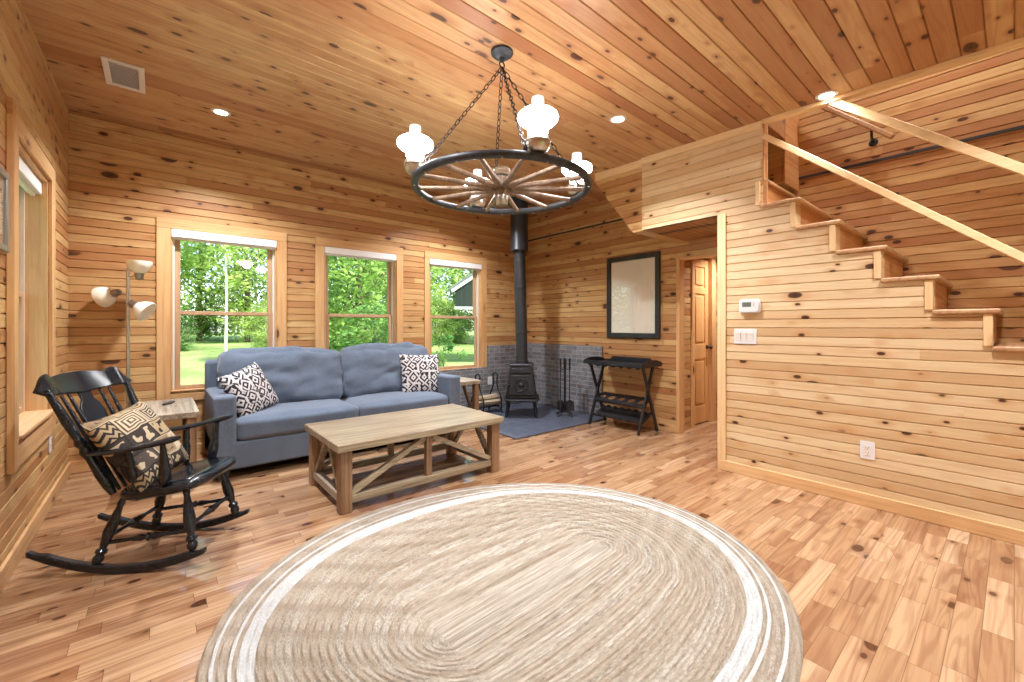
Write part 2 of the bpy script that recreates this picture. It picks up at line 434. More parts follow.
wht = ramp(t, nz, [(.25, rgb(166, 166, 164)), (.6, rgb(200, 202, 202)), (.8, rgb(216, 218, 218))])
WB0, WB1, WL = 22, 23.8, (24, 26)
isw = (u[1].gt(WB0)) * (u[1].lt(WB1))
for k in WL: isw = isw.mx((u[1].gt(k + .3)) * (u[1].lt(k + .7)))
c = mix(t, isw, jute, wht)
grey = u[1].gt(24.) * .35
c = mix(t, grey * (isw * -1. + 1.), c, rgb(160, 146, 130))
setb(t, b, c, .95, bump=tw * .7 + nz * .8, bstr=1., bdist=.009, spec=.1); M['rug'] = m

# black and white ikat-like diamonds
def ikat(name, k, seed):
    m, t, b = new_mat(name); u = coords(t, 'UV')
    w = noise(t, comb(t, u[0] * 5. + seed, u[1] * 5., 0.), 1., 2) * .22
    a = u[0] * k + w + seed; c_ = u[1] * (k * .92) + w
    fa, fb = (a.fr() - .5).ab(), (c_.fr() - .5).ab()
    d = fa + fb
    rings = ((d * 2.7) + white(t, comb(t, a.fl(), c_.fl(), seed))[0] * .7).fr().gt(.5)
    sq = ((a * 2.).fr() - .5).ab().mx(((c_ * 2.).fr() - .5).ab()).gt(.3)
    alt = (noise(t, comb(t, u[0] * 7., u[1] * 7., seed), 1., 0)).gt(.54)
    pat = mix(t, alt * d.gt(.42), rings, sq)
    dk = noise(t, comb(t, *u), 90., 2).rng(.3, .7)
    c = mix(t, pat, mix(t, dk, rgb(30, 29, 34), rgb(62, 60, 66)), mix(t, dk, rgb(186, 182, 184), rgb(212, 208, 208)))
    setb(t, b, c, .9, bump=dk, bstr=.2, bdist=.002, spec=.15); return m
M['ikat'] = ikat('diamond_ikat_weave', 4.0, 3.1); M['ikat2'] = ikat('diamond_ikat_weave_large', 3.9, 8.4)

# patchwork lodge tapestry (tan, cream, black blocks with checks, zigzags and stripes)
m, t, b = new_mat('patchwork_tapestry'); u = coords(t, 'UV')
wob = noise(t, comb(t, u[0] * 3., u[1] * 3., 1.), 1., 1) * .10
p, q = u[0] + u[1] * .06 + wob, u[1] - u[0] * .05 + wob
row = (q * 4.3).fl(); off = white(t, comb(t, row, 4., 1.))
pc = p * (off[1] * 1.2 + 2.3) + off[0]; k = white(t, comb(t, pc.fl(), row, 5.))
fx, fy = pc.fr(), (q * 4.3).fr()
ground = ramp(t, k[0], [(0., rgb(56, 50, 48)), (.2, rgb(152, 132, 104)), (.4, rgb(206, 194, 168)), (.66, rgb(78, 70, 66)), (.76, rgb(178, 158, 124)), (.9, rgb(214, 206, 188))], 'CONSTANT')
ink = mix(t, (k[0].lt(.2)).mx((k[0].gt(.66)) * (k[0].lt(.76))), mix(t, k[2].gt(.5), rgb(40, 36, 38), rgb(92, 72, 54)), rgb(198, 184, 156))
chk = ((p * 44.).sin() * (q * 44.).sin()).gt(0.)
zig = ((fy * 3. + ((fx * 4.).fr() - .5).ab() * 1.4).fr()).gt(.55)
beast = ((noise(t, comb(t, p * 9., q * 10., 2.), 1., 1, .4)).gt(.54)) * ((fx - .5).ab().lt(.36)) * ((fy - .5).ab().lt(.34))
frame = ((fx - .5).ab().mx((fy - .5).ab())); sq = ((frame * 7.).fr()).gt(.55)
curl = (noise(t, comb(t, p * 22., q * 22., 5.), 1., 1, .4) * 9.).fr().gt(.55)
s_ = k[1]
pat = mix(t, s_.gt(.2), chk, zig); pat = mix(t, s_.gt(.36), pat, beast); pat = mix(t, s_.gt(.66), pat, sq); pat = mix(t, s_.gt(.82), pat, curl)
c = mix(t, pat, ground, ink)
c = mix(t, frame.gt(.455), c, mix(t, k[2].gt(.55), rgb(34, 31, 34), rgb(190, 174, 146)))
wv = noise(t, comb(t, *u), 110., 2)
c = mix(t, wv.rng(.35, .65) * .3, c, rgb(96, 88, 80))
setb(t, b, c, .92, bump=wv, bstr=.25, bdist=.002, spec=.15); M['tapestry'] = m

# framed pale map print
m, t, b = new_mat('pale_map_print'); x = coords(t)
n = noise(t, comb(t, *x), 7., 6, .6)
line = (n * 22.).fr().rng(.0, .09); c = mix(t, line, rgb(226, 222, 208), rgb(246, 242, 228))
c = mix(t, noise(t, comb(t, *x), 3., 2).rng(.45, .6) * .35, c, rgb(236, 234, 216))
setb(t, b, c, .7); M['map'] = m

# lawn, bark, leaves
m, t, b = new_mat('mown_lawn'); x = coords(t)
n1 = noise(t, comb(t, *x), .35, 4); n2 = noise(t, comb(t, *x), 6., 4, .7)
c = mix(t, n1.rng(.35, .65), rgb(126, 150, 86), rgb(158, 172, 112)); c = mix(t, n2.rng(.4, .7) * .4, c, rgb(92, 120, 64))
setb(t, b, c, .95, bump=n2, bstr=.5, bdist=.03, spec=.05); M['lawn'] = m
def leafmat(name, a, c_, tr=.45):
    m = bpy.data.materials.new(name); m.use_nodes = True; t = m.node_tree; t.nodes.clear()
    o = t.nodes.new('ShaderNodeOutputMaterial'); df = t.nodes.new('ShaderNodeBsdfDiffuse'); tl = t.nodes.new('ShaderNodeBsdfTranslucent'); mx = t.nodes.new('ShaderNodeMixShader'); mx.inputs[0].default_value = tr
    x = coords(t); n = noise(t, comb(t, *x), 1.1, 4, .7); c = mix(t, n.rng(.3, .7), a, c_)
    t.links.new(c.o, df.inputs[0]); t.links.new(c.o, tl.inputs[0]); t.links.new(df.outputs[0], mx.inputs[1]); t.links.new(tl.outputs[0], mx.inputs[2]); t.links.new(mx.outputs[0], o.inputs[0]); return m
M['leaf'] = leafmat('broad_green_leaves', rgb(110, 152, 74), rgb(174, 200, 112))
M['leaf_dark'] = leafmat('deep_green_leaves', rgb(84, 130, 70), rgb(138, 176, 98))
M['leaf_lime'] = leafmat('sunny_green_leaves', rgb(146, 182, 90), rgb(200, 216, 136))
M['bark'] = plain('grey_brown_bark', rgb(104, 90, 76), .95, nz=.3, scale=12)
M['birch'] = plain('white_birch_bark', rgb(226, 222, 212), .8, nz=.18, scale=9)
# ------------------------------------------------------------------ room shell
XL, YB, XS, XR, YF = -.555, 4.951, 3.632, 4.476, -3.4
def cz(x, y): return 2.807 - .009 * x + .029 * y
def panel(mb, L, A, sgn, plane, L0, L1, A0, A1, w, thick=.1, gd=.009, gw=.005):
    """a run of V-grooved boards; room side faces sgn along the third axis"""
    N = 3 - L - A; prof = [(A0, 0.)]
    k = math.floor(A0 / w) + 1
    while k * w < A1 - .004:
        g = k * w
        if g > A0 + .006: prof += [(g - gw, 0.), (g, gd), (g + gw, 0.)]
        k += 1
    prof += [(A1, 0.), (A1, thick), (A0, thick)]
    rows = []
    for l in (L0, L1):
        row = []
        for a, d in prof:
            p = [0, 0, 0]; p[L] = l; p[A] = a; p[N] = plane - sgn * d
            row.append(mb.b.verts.new(p))
        rows.append(row)
    n = len(prof)
    for i in range(n): mb.b.faces.new((rows[0][i], rows[0][(i + 1) % n], rows[1][(i + 1) % n], rows[1][i]))
    mb.b.faces.new(rows[0]); mb.b.faces.new(rows[1][::-1])
def S_(o): o['kind'] = 'structure'; return o

mb = MB(); mb.box((XL - .2, YF - .2, -.06), (6.4, YB + .16, 0.)); S_(mb.build('floor', M['floor']))
# ceiling with the open stairwell
mb = MB()
for x0, x1, y0, y1 in ((XL - .1, XS, YF - .1, YB + .1), (XS, XR + .1, 1.266, YB + .1), (XS, XR + .1, YF - .1, -1.7)):
    panel(mb, 0, 1, -1, 0., x0, x1, y0, y1, .1, .12, .008, .005)
S_(mb.build('ceiling', M['ceil'], fn=lambda c: Vector((c.x, c.y, c.z + cz(c.x, c.y)))))
# back wall round three windows
WIN = [(.092, .955), (1.420, 2.276), (2.732, 3.578)]; WZ0, WZ1 = .60, 2.092
mb = MB(); xs = [XL - .1] + [q for w in WIN for q in w] + [XR + .1]
for a, b in zip(xs[::2], xs[1::2]): panel(mb, 0, 2, -1, YB, a, b, 0, 3.1, .07)
for a, b in WIN:
    panel(mb, 0, 2, -1, YB, a, b, 0, WZ0, .07); panel(mb, 0, 2, -1, YB, a, b, WZ1, 3.1, .07)
S_(mb.build('wall_back', M['back']))
# left wall round one window
LY0, LY1, LZ0, LZ1 = 3.185, 4.125, .63, 2.167
mb = MB()
panel(mb, 1, 2, 1, XL, YF - .1, LY0, 0, 3.1, .07); panel(mb, 1, 2, 1, XL, LY1, YB + .1, 0, 3.1, .07)
panel(mb, 1, 2, 1, XL, LY0, LY1, 0, LZ0, .07); panel(mb, 1, 2, 1, XL, LY0, LY1, LZ1, 3.1, .07)
S_(mb.build('wall_left', M['left']))
# right wall: behind the picture, over the hall opening, and up beside the stairs
mb = MB()
panel(mb, 1, 2, -1, XR, 2.445, YB + .1, 0, 3.1, .07)
panel(mb, 1, 2, -1, XR, 1.62, 2.445, 1.97, 3.1, .07)
panel(mb, 1, 2, -1, XR, YF - .1, 1.62, 0, 4.7, .07)
S_(mb.build('wall_right', M['right']))
# wall under the stairs, cut to the steps
RUN, RISE = .241, .2135
def sy(k): return 1.322 - k * RUN
def sz(k): return 2.125 - k * RISE
mb = MB()
panel(mb, 1, 2, -1, XS, 1.266, 1.600, 0, 3.0, .066)
for k in range(0, 10):
    panel(mb, 1, 2, -1, XS, sy(k + 1) - .04, min(sy(k) - .04, 1.266) if k else 1.266, 0, sz(k), .066)
mb.box((XS, 1.55, 0), (XR, 1.60, 2.14))
S_(mb.build('wall_stairs', M['stair']))
# boxed stair underside over the hall, with its sloping continuation
mb = MB()
panel(mb, 1, 2, -1, XS, 1.600, 2.345, 2.142, 3.0, .066, .05)
S_(mb.build('wall_bulkhead', M['stair']))
mb = MB(); panel(mb, 0, 1, -1, 2.142, XS + .002, XR, 1.602, 2.344, .07, .05)
S_(mb.build('ceiling_soffit', M['hall']))
mb = MB(); panel(mb, 1, 2, -1, XS + .03, 2.345, 3.0, 2.142, 2.95, .07, XR - XS - .031)
geo = mb.b.verts[:] + mb.b.edges[:] + mb.b.faces[:]
r_ = bmesh.ops.bisect_plane(mb.b, geom=geo, plane_co=(0, 2.940, 2.758), plane_no=(0, .794, -.608), clear_outer=True)
bmesh.ops.holes_fill(mb.b, edges=[e for e in r_['geom_cut'] if isinstance(e, bmesh.types.BMEdge)], sides=0)
S_(mb.build('wall_soffit', M['right']))
# far front wall behind the viewer, with two wide glazed openings added for sky fill light
mb = MB(); fx = [XL - .1, 0., 1.7, 2.2, 3.9, XR + .1]
for a, b in zip(fx[::2], fx[1::2]): panel(mb, 0, 2, 1, YF, a, b, 0, 3.1, .07)
for a, b in ((0., 1.7), (2.2, 3.9)): panel(mb, 0, 2, 1, YF, a, b, 2.1, 3.1, .07)
S_(mb.build('wall_front', M['back']))
for i, (a, b) in enumerate(((0., 1.7), (2.2, 3.9))):
    w = structure('window_%d' % (5 + i)); mb = MB()
    for x0, x1 in ((a, a + .07), (b - .07, b), ((a + b) / 2 - .05, (a + b) / 2 + .05)): mb.box((x0, YF - .08, 0), (x1, YF - .02, 2.1))
    mb.box((a, YF - .08, 0), (b, YF - .02, .09)); mb.box((a, YF - .08, 2.02), (b, YF - .02, 2.1)); mb.build('frame', M['sash'], w)
    MB().box((a + .07, YF - .055, .09), (b - .07, YF - .05, 2.02)).build('pane', M['glass'], w)
# hall through the opening
mb = MB(); panel(mb, 0, 2, -1, 2.46, XR + .102, 4.83, 0, 2.3, .07, .1); panel(mb, 0, 2, -1, 2.46, 5.40, 6.3, 0, 2.3, .07, .1); panel(mb, 0, 2, -1, 2.46, 4.83, 5.40, 2.05, 2.3, .07, .1)
mb.box((4.78, 2.562, 0), (5.46, 2.60, 2.3)); S_(mb.build('wall_hall', M['hall']))  # slab behind the door added to stop light leaking under it
mb = MB(); panel(mb, 1, 2, -1, 6.2, 1.5, 2.6, 0, 2.3, .07); mb.box((XR + .1, 1.5, 0), (6.3, 1.6, 2.3)); S_(mb.build('wall_hall_end', M['left']))
mb = MB(); mb.box((XR, 1.5, 2.25), (6.3, 2.6, 2.31)); S_(mb.build('ceiling_hall', M['hall']))
# stairwell walls above the ceiling
mb = MB(); panel(mb, 1, 2, 1, XS, -1.7, 1.3, 2.95, 4.7, .07, .08); S_(mb.build('wall_upper_left', M['right']))
mb = MB(); mb.box((XS - .1, -1.78, 2.95), (XR + .1, -1.7, 4.7)); mb.box((XS - .1, 2.3, 2.95), (XR + .1, 2.4, 4.7)); S_(mb.build('wall_upper_ends', M['hall']))
mb = MB(); mb.box((XS - .1, -1.8, 4.6), (XR + .1, 2.4, 4.7)); S_(mb.build('ceiling_upper', M['ceil']))

# baseboards, corner boards, ceiling trims
n = [0]
def trim(mb, mat, bevel=.003):
    n[0] += 1; o = mb.build('trim_%d' % n[0], mat, bevel=bevel); return S_(o)
S_(MB().box((XS - .018, -1.13, 0), (XS - .0005, 1.61, .085)).build('baseboard_stairs', M['trim_y'], bevel=.004))
S_(MB().box((XL + .0005, YF, 0), (XL + .018, YB, .1)).build('baseboard_left', M['trim_y'], bevel=.004))
S_(MB().box((XL, YB - .018, 0), (2.80, YB - .0005, .1)).build('baseboard_back', M['trim_x'], bevel=.004))
S_(MB().box((XR - .018, 2.43, 0), (XR - .0005, 3.47, .085)).build('baseboard_right', M['trim_y'], bevel=.004))
trim(MB().box((XS - .016, 1.545, .085), (XS - .0005, 1.612, 2.142)), M['pale_z'])
trim(MB().box((XS - .004, 1.258, 2.31), (XS + .066, 1.2655, 2.79)), M['riser'], 0)
for y0, y1, x0, x1, h, mt in ((1.27, 2.35, XS - .014, XS - .0005, .06, 'pale_y'), (2.352, 2.935, XS + .012, XS + .0295, .075, 'pale_y'), (-1.7, 1.262, XS - .03, XS + .03, .028, 'pale_y')):
    mb = MB().box((x0, y0, -h), (x1, y1, -.0005)); n[0] += 1
    S_(mb.build('trim_%d' % n[0], M[mt], fn=lambda c: Vector((c.x, c.y, c.z + cz(c.x, c.y)))))
# boards hiding the wall seam beside the stairs, and the dark gap line
for y0, y1 in ((-2.2, 1.26), (3.08, YB)):
    trim(MB().box((XR - .012, y0, 2.535), (XR - .0005, y1, 2.556)), M['slot'], 0)
# corner trim at the end of the picture wall and hall edges
trim(MB().box((XR - .014, 2.405, 0.0), (XR + .1, 2.444, 1.969)), M['trim_z'])
trim(MB().box((XR - .005, 1.62, 1.945), (XR + .1, 2.41, 1.969)), M['trim_y'])
# brick veneer behind the stove
S_(MB().box((3.678, YB - .03, .02), (XR - .001, YB - .0005, .92)).box((2.78, YB - .03, .0), (3.677, YB - .0005, .612)).build('wall_back_brick', M['brick_x'], bevel=.004))
S_(MB().box((XR - .03, 3.472, .02), (XR - .0005, YB - .031, .94)).build('wall_right_brick', M['brick_y'], bevel=.004))

# ------------------------------------------------------------------ windows
def sash(parent, x0, x1, z0, z1, y, bar=.042, rail=.035):
    mb = MB()
    for a, b in ((x0, x0 + bar), (x1 - bar, x1)): mb.box((a, y - .015, z0), (b, y + .015, z1))
    mb.box((x0 + bar, y - .015, z0), (x1 - bar, y + .015, z0 + rail)); mb.box((x0 + bar, y - .015, z1 - rail), (x1 - bar, y + .015, z1))
    s = mb.build('sash', M['sash'], parent, bevel=.003)
    MB().box((x0 + bar - .005, y - .003, z0 + rail - .005), (x1 - bar + .005, y + .003, z1 - rail + .005)).build('pane', M['glass'], s)
cas = [(.1, .09), (.092, .085), (.07, .092)]
for i, ((a, b), (cl, cr)) in enumerate(zip(WIN, cas)):
    w = structure('window_%d' % (i + 1))
    mb = MB()
    for x0, x1 in ((a + .001, a + .014), (b - .014, b - .001)): mb.box((x0, YB + .001, WZ0 + .013), (x1, YB + .15, WZ1 - .013))
    mb.box((a + .001, YB + .001, WZ1 - .013), (b - .001, YB + .15, WZ1 - .001)); mb.box((a + .001, YB - .022, WZ0 + .001), (b - .001, YB + .15, WZ0 + .013)); mb.build('jamb', M['trim_z'], w, bevel=.002)
    mb = MB()
    mb.box((a - cl, YB - .019, WZ0 - (.09 if i < 2 else .0)), (a, YB - .0005, WZ1)); mb.box((b, YB - .019, WZ0 - (.09 if i < 2 else .0)), (b + cr, YB - .0005, WZ1))
    mb.build('casing', M['trim_z'], w, bevel=.003)
    mb = MB().box((a - cl, YB - .021, WZ1), (b + cr, YB - .0005, WZ1 + .09))
    if i < 2: mb.box((a, YB - .019, WZ0 - .09), (b, YB - .0005, WZ0 - .02))
    mb.build('casing', M['trim_x'], w, bevel=.003)
    mb = MB()
    for x0, x1 in ((a + .0145, a + .03), (b - .03, b - .0145)): mb.box((x0, YB + .045, WZ0 + .014), (x1, YB + .125, WZ1 - .014))
    mb.build('track', M['vinyl'], w, bevel=.002)
    sash(w, a + .0305, b - .0305, 1.305, WZ1 - .014, YB + .10); sash(w, a + .0305, b - .0305, WZ0 + .014, 1.345, YB + .065)
    lab = ['white blind rolled up at the head of the wide window by the floor lamp', 'white blind rolled up over the window behind the middle of the sofa', 'white blind rolled up over the window next to the brick corner'][i]
    r = thing('roller_blind', lab, 'blind', ((a + b) / 2, YB + .01, WZ1 - .09), 0, 'rolled-up window blinds')
    hw = (b - a) / 2 - .003
    MB().box((-hw, -.035, .012), (hw, .03, .088)).build('cassette', M['blind'], r, bevel=.008)
    MB().box((-hw + .01, -.008, -.004), (hw - .01, .012, .012)).build('hem_bar', M['blind'], r, bevel=.003)
# the deep window in the left wall
w = structure('window_4'); D = XL - .16
mb = MB()
mb.box((D, LY0 + .001, LZ0 + .001), (XL - .001, LY0 + .02, LZ1 - .001)); mb.box((D, LY1 - .02, LZ0 + .001), (XL - .001, LY1 - .001, LZ1 - .001)); mb.build('jamb', M['trim_z'], w)
mb = MB().box((D, LY0 + .021, LZ1 - .02), (XL - .001, LY1 - .021, LZ1 - .001)); mb.build('jamb', M['trim_y'], w)
MB().box((D, LY0 + .021, LZ0 + .001), (XL + .035, LY1 - .021, LZ0 + .022)).build('sill', M['trim_y'], w, bevel=.004)
mb = MB().box((XL + .0005, LY1, LZ0 - .14), (XL + .02, LY1 + .11, LZ1)).box((XL + .0005, LY0 - .085, LZ0 - .14), (XL + .028, LY0, 2.22)); mb.build('casing', M['trim_z'], w, bevel=.003)
MB().box((XL + .0005, LY0 - .085, 2.2205), (XL + .022, LY0 - .02, 2.30)).build('casing', M['riser'], w, bevel=.002)
MB().box((XL + .0005, LY0, LZ1), (XL + .02, LY1 + .11, LZ1 + .10)).box((XL + .0005, LY0, LZ0 - .14), (XL + .02, LY1, LZ0 - .031)).build('casing', M['trim_y'], w, bevel=.003)
mb = MB()
for y0, y1 in ((LY0 + .0205, LY0 + .03), (LY1 - .03, LY1 - .0205)): mb.box((XL - .145, y0, LZ0 + .023), (XL - .10, y1, LZ1 - .021))
mb.build('track', M['vinyl'], w)
for z0, z1, xx in ((1.38, LZ1 - .022, XL - .135), (LZ0 + .023, 1.42, XL - .115)):
    mb = MB()
    for a, b in ((LY0 + .03, LY0 + .07), (LY1 - .07, LY1 - .03)): mb.box((xx - .012, a, z0), (xx + .012, b, z1))
    mb.box((xx - .012, LY0 + .07, z0), (xx + .012, LY1 - .07, z0 + .035)); mb.box((xx - .012, LY0 + .07, z1 - .035), (xx + .012, LY1 - .07, z1))
    s = mb.build('sash', M['sash'], w, bevel=.003)
    MB().box((xx - .003, LY0 + .065, z0 + .03), (xx + .003, LY1 - .065, z1 - .03)).build('pane', M['glass'], s)
r = thing('roller_blind', 'white blind rolled up inside the deep window of the left wall', 'blind', (XL - .06, (LY0 + LY1) / 2, LZ1 - .112), R(90), 'rolled-up window blinds')
MB().box((-.445, -.035, .004), (.445, .03, .088)).build('cassette', M['blind'], r, bevel=.008)
MB().box((-.43, -.008, -.012), (.43, .012, .004)).build('hem_bar', M['blind'], r, bevel=.003)

# ------------------------------------------------------------------ hall door
d = structure('door_1'); dx0, dx1, dy = 4.90, 5.335, 2.50
MB().box((dx0, dy, .012), (dx1, dy + .035, 2.03)).build('slab', M['door'], d)
mb = MB()
st = .085
mb.box((dx0, dy - .012, .012), (dx0 + st, dy, 2.03)).box((dx1 - st, dy - .012, .012), (dx1, dy, 2.03))
for z0, z1 in ((.012, .22), (.80, .98), (1.60, 1.68), (1.93, 2.03)): mb.box((dx0 + st, dy - .012, z0), (dx1 - st, dy, z1))
mb.build('rail_frame', M['door'], d, bevel=.004)
for z0, z1 in ((.22, .80), (.98, 1.60), (1.68, 1.93)):
    MB().box((dx0 + st + .03, dy - .01, z0 + .03), (dx1 - st - .03, dy - .0005, z1 - .03)).build('panel', M['door'], d, bevel=.008)
MB().lathe([(.026, 0), (.026, .006), (.011, .010), (.010, .034), (.022, .042), (.027, .054), (.022, .066), (.006, .070)], (dx1 - .045, dy - .012, .94), (0, -1, 0)).build('knob', M['wrought'], d, 40)
mb = MB().box((4.83, 2.44, 0), (4.895, 2.54, 2.05)).box((5.34, 2.44, 0), (5.44, 2.54, 2.05)); mb.build('frame', M['trim_z'], d, bevel=.004)
MB().box((4.83, 2.436, 2.0505), (5.44, 2.54, 2.12)).build('frame', M['trim_x'], d, bevel=.004)

# ------------------------------------------------------------------ stairs
st = thing('staircase', 'open-sided wooden staircase climbing along the right wall behind the stepped wall', 'stairs', (XS, -.85, 0))
def T(y): return y + .85
for k in range(-3, 10):
    yb, yn = sy(k) - .038, sy(k + 1) - .04 - .03
    x0 = -.026 if k >= 0 else .002
    if k == -1: x0 = .002
    MB().box((x0, T(yn), sz(k) + .0008), (XR - XS - .002, T(yb), sz(k) + .030)).build('tread', M['tread'], st, bevel=.009, seg=3)
    if sz(k) + RISE < 2.7:
        MB().box((.002, T(yb), sz(k) + .0305), (XR - XS - .002, T(yb) + .018, sz(k) + RISE)).build('riser', M['riser'], st)
    if 0 <= k:
        MB().box((-.014, T(yb), sz(k) + .030), (-.0008, T(yb) + .036, sz(k) + RISE)).build('riser_trim', M['pale_z'], st, bevel=.002)
MB().box((.002, T(1.24), sz(0) + .031), (.02, T(1.266), sz(-1) - .001)).build('corner_post', M['riser'], st)
# sloping guard rails in the plane of the stair wall
def rail(label, y0, z0, y1, z1, w, h, post):
    t = thing('stair_guard_rail', label, 'railing', (XS - .002, y1, 0), 0, 'sloping rails over the open stair side')
    MB().beam((0, y0 - y1, z0), (0, 0, z1), h, w, (1, 0, 0)).build('rail', M['pale_y'], t, bevel=.004)
    MB().box((-.03, -.05, 0), (.03, .05, post)).build('post', M['pale_z'], t, bevel=.004)
rail('lower sloping pale board rail running from the boxed wall end down over the steps', 1.262, 2.690, -1.19, .575, .028, .042, .63)
rail('upper sloping pale board rail starting under the ceiling edge', .835, 2.790, -1.30, .985, .032, .050, 1.02)
t = thing('wall_handrail', 'short wooden handrail with a black bracket high on the wall beside the stairs', 'handrail', (XR, .61, 2.68))
MB().beam((-.075, 0, 0), (-.075, .55, .505), .035, .045, (1, 0, 0)).build('rail', M['tread'], t, bevel=.008)
for q in (.13,): MB().tube([(-.075, q, q * .92 - .02), (-.07, q, q * .92 - .075), (-.03, q, q * .92 - .10), (-.004, q, q * .92 - .10)], .009, 8).lathe([(.03, 0), (.026, .008), (.01, .01)], (-.012 + .0115, q, q * .92 - .10), (-1, 0, 0)).build('bracket', M['wrought'], t, 40)
S_(MB().box((4.138, 1.279, 2.445), (XR - .001, 1.5, 4.5)).build('trim_stair_box', M['right'], bevel=.004))
S_(MB().box((4.120, 1.262, 2.43), (XR - .002, 1.278, 4.5)).build('trim_stair_box_edge', M['riser'], bevel=.003))
# ------------------------------------------------------------------ rug
EC, EA, EB, EANG = Vector((1.358, 1.566)), 1.280, 1.1036, R(165.2)
CC, CD = Vector((1.341, 1.405)), Vector((.506, .0295))
NROW = 28
def rugpt(th, s):
    e = EC + Vector((EA * math.cos(th - EANG), EA * math.sin(th - EANG))) if False else None
    # ellipse point at parameter th measured from +x
    p = th - EANG
    e = EC + Vector((EA * math.cos(p) * math.cos(EANG) - EB * math.sin(p) * math.sin(EANG), EA * math.cos(p) * math.sin(EANG) + EB * math.sin(p) * math.cos(EANG)))
    c = CC + CD * max(-1, min(1, 2.6 * math.cos(th)))
    return c.lerp(e, s)
b = bmesh.new(); uvl = b.loops.layers.uv.new('UVMap'); NT, NS = 360, 6
grid = []
for i in range(NROW * NS + 1):
    rowv = []; fr = (i % NS) / NS
    for k in range(NT):
        th = 2 * math.pi * k / NT
        wob = .0025 * math.sin(th * 9 + (i // NS) * 1.3) / 1.2
        p = rugpt(th, max(.0004, i / (NROW * NS)) + wob * (i / (NROW * NS)))
        z = .001 + .015 * math.sin(math.pi * fr) ** .45 if i >= NS else .015
        rowv.append(b.verts.new((p.x, p.y, z if i < NROW * NS else .0015)))
    grid.append(rowv)
for i in range(NROW * NS):
    per = max(.3, 6.9 * (i + .5) / (NROW * NS))
    for k in range(NT):
        f = b.faces.new((grid[i][k], grid[i + 1][k], grid[i + 1][(k + 1) % NT], grid[i][(k + 1) % NT])); f.smooth = True
        for lp, (ii, kk) in zip(f.loops, ((i, k), (i + 1, k), (i + 1, k + 1), (i, k + 1))): lp[uvl].uv = (kk / NT * per, ii / NS + (1e-3 if ii == i else -1e-3))
mb = MB(); mb.b.free(); mb.b = b
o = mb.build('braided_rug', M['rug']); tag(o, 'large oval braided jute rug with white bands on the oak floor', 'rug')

# ------------------------------------------------------------------ sofa
sf = thing('sofa', 'blue-grey two-seat fabric sofa under the windows', 'sofa', (1.447, 3.93, 0))
W = 1.115
MB().box((-W, .0, .075), (W, .88, .29)).build('base', M['blue'], sf, bevel=.02, seg=3)
MB().box((-W + .14, .70, .29), (W - .14, .90, .89)).build('back_frame', M['blue'], sf, bevel=.03, seg=3)
for sg in (-1, 1):
    MB().box((sg * W - (.0 if sg < 0 else .145), -.01, .08), (sg * W + (.145 if sg < 0 else .0), .86, .655)).build('arm', M['blue'], sf, bevel=.022, seg=3)
    MB().box((sg * W - (.0 if sg < 0 else .15), .70, .60), (sg * W + (.15 if sg < 0 else .0), .895, .892)).build('back_corner', M['blue'], sf, bevel=.03, seg=3)
    c = cushion(.965, .70, .175, .045, .028, 18, .004, sg * 3.).build('seat_cushion', M['blue'], sf, 60)
    c.location = (sg * .485, .34, .375)
    c = cushion(1.02, .24, .52, .08, .05, 26, .026, sg * 5. + 1, boxy=2.5).build('back_cushion', M['blue'], sf, 70)
    c.location = (sg * .505, .57, .70); c.rotation_euler = (R(-13), R(-1.5 * sg), 0)
for x in (-W + .06, W - .06):
    for y in (.06, .80): MB().box((x - .035, y - .035, 0), (x + .035, y + .035, .08), taper=(1.25, 1.25)).build('foot', M['darkwood'], sf, bevel=.004)

def toss(label, name, size, th, mat, loc, rot, seed):
    o = pillow(size, th, 22, seed).build(name, M[mat], None, 70)
    o.location = loc; o.rotation_euler = [R(a) for a in rot]
    return tag(o, label, 'pillow')
toss('black and white diamond pattern pillow leaning on the left arm of the sofa', 'throw_pillow', .42, .16, 'ikat', (.605, 4.20, .65), (-24, -14, 40), 1.)
toss('black and white diamond pattern pillow at the right end of the sofa', 'throw_pillow', .47, .16, 'ikat2', (2.27, 4.29, .665), (-20, 2, -8), 2.)

# ------------------------------------------------------------------ coffee table
ct = thing('coffee_table', 'low rustic weathered wood coffee table with diagonal braces in front of the sofa', 'coffee table', (1.530, 3.110, 0), 0)
tx, ty, tz = .668, .39, .452
MB().box((-tx, -ty, tz - .05), (tx, ty, tz)).build('tabletop', M['rustic'], ct, bevel=.006)
lx, ly, lw = .605, .325, .078
for sx in (-1, 1):
    for sy_ in (-1, 1):
        MB().box((sx * lx - lw / 2, sy_ * ly - lw / 2, 0), (sx * lx + lw / 2, sy_ * ly + lw / 2, tz - .05)).build('leg', M['rustic_z'], ct, bevel=.005)
for sy_ in (-1, 1):
    y = sy_ * ly
    MB().box((-lx + lw / 2, y - .028, .055), (lx - lw / 2, y + .028, .105)).build('stretcher', M['rustic'], ct, bevel=.004)
    MB().box((-.022, y - .022, .105), (.022, y + .022, tz - .05)).build('centre_post', M['rustic_z'], ct, bevel=.003)
    for sx in (-1, 1): MB().beam((sx * (lx - .04), y, .115), (sx * .03, y, tz - .065), .036, .042, (0, 1, 0)).build('diagonal_brace', M['rustic'], ct, bevel=.003)
for sx in (-1, 1):
    x = sx * lx
    MB().box((x - .028, -ly + lw / 2, .055), (x + .028, ly - lw / 2, .105)).build('stretcher', M['rustic_y'], ct, bevel=.004)
    for s2 in (-1, 1): MB().beam((x, s2 * (ly - .05), .11), (x, s2 * .035, tz - .06), .034, .04, (1, 0, 0)).build('diagonal_brace', M['rustic_y'], ct, bevel=.003)

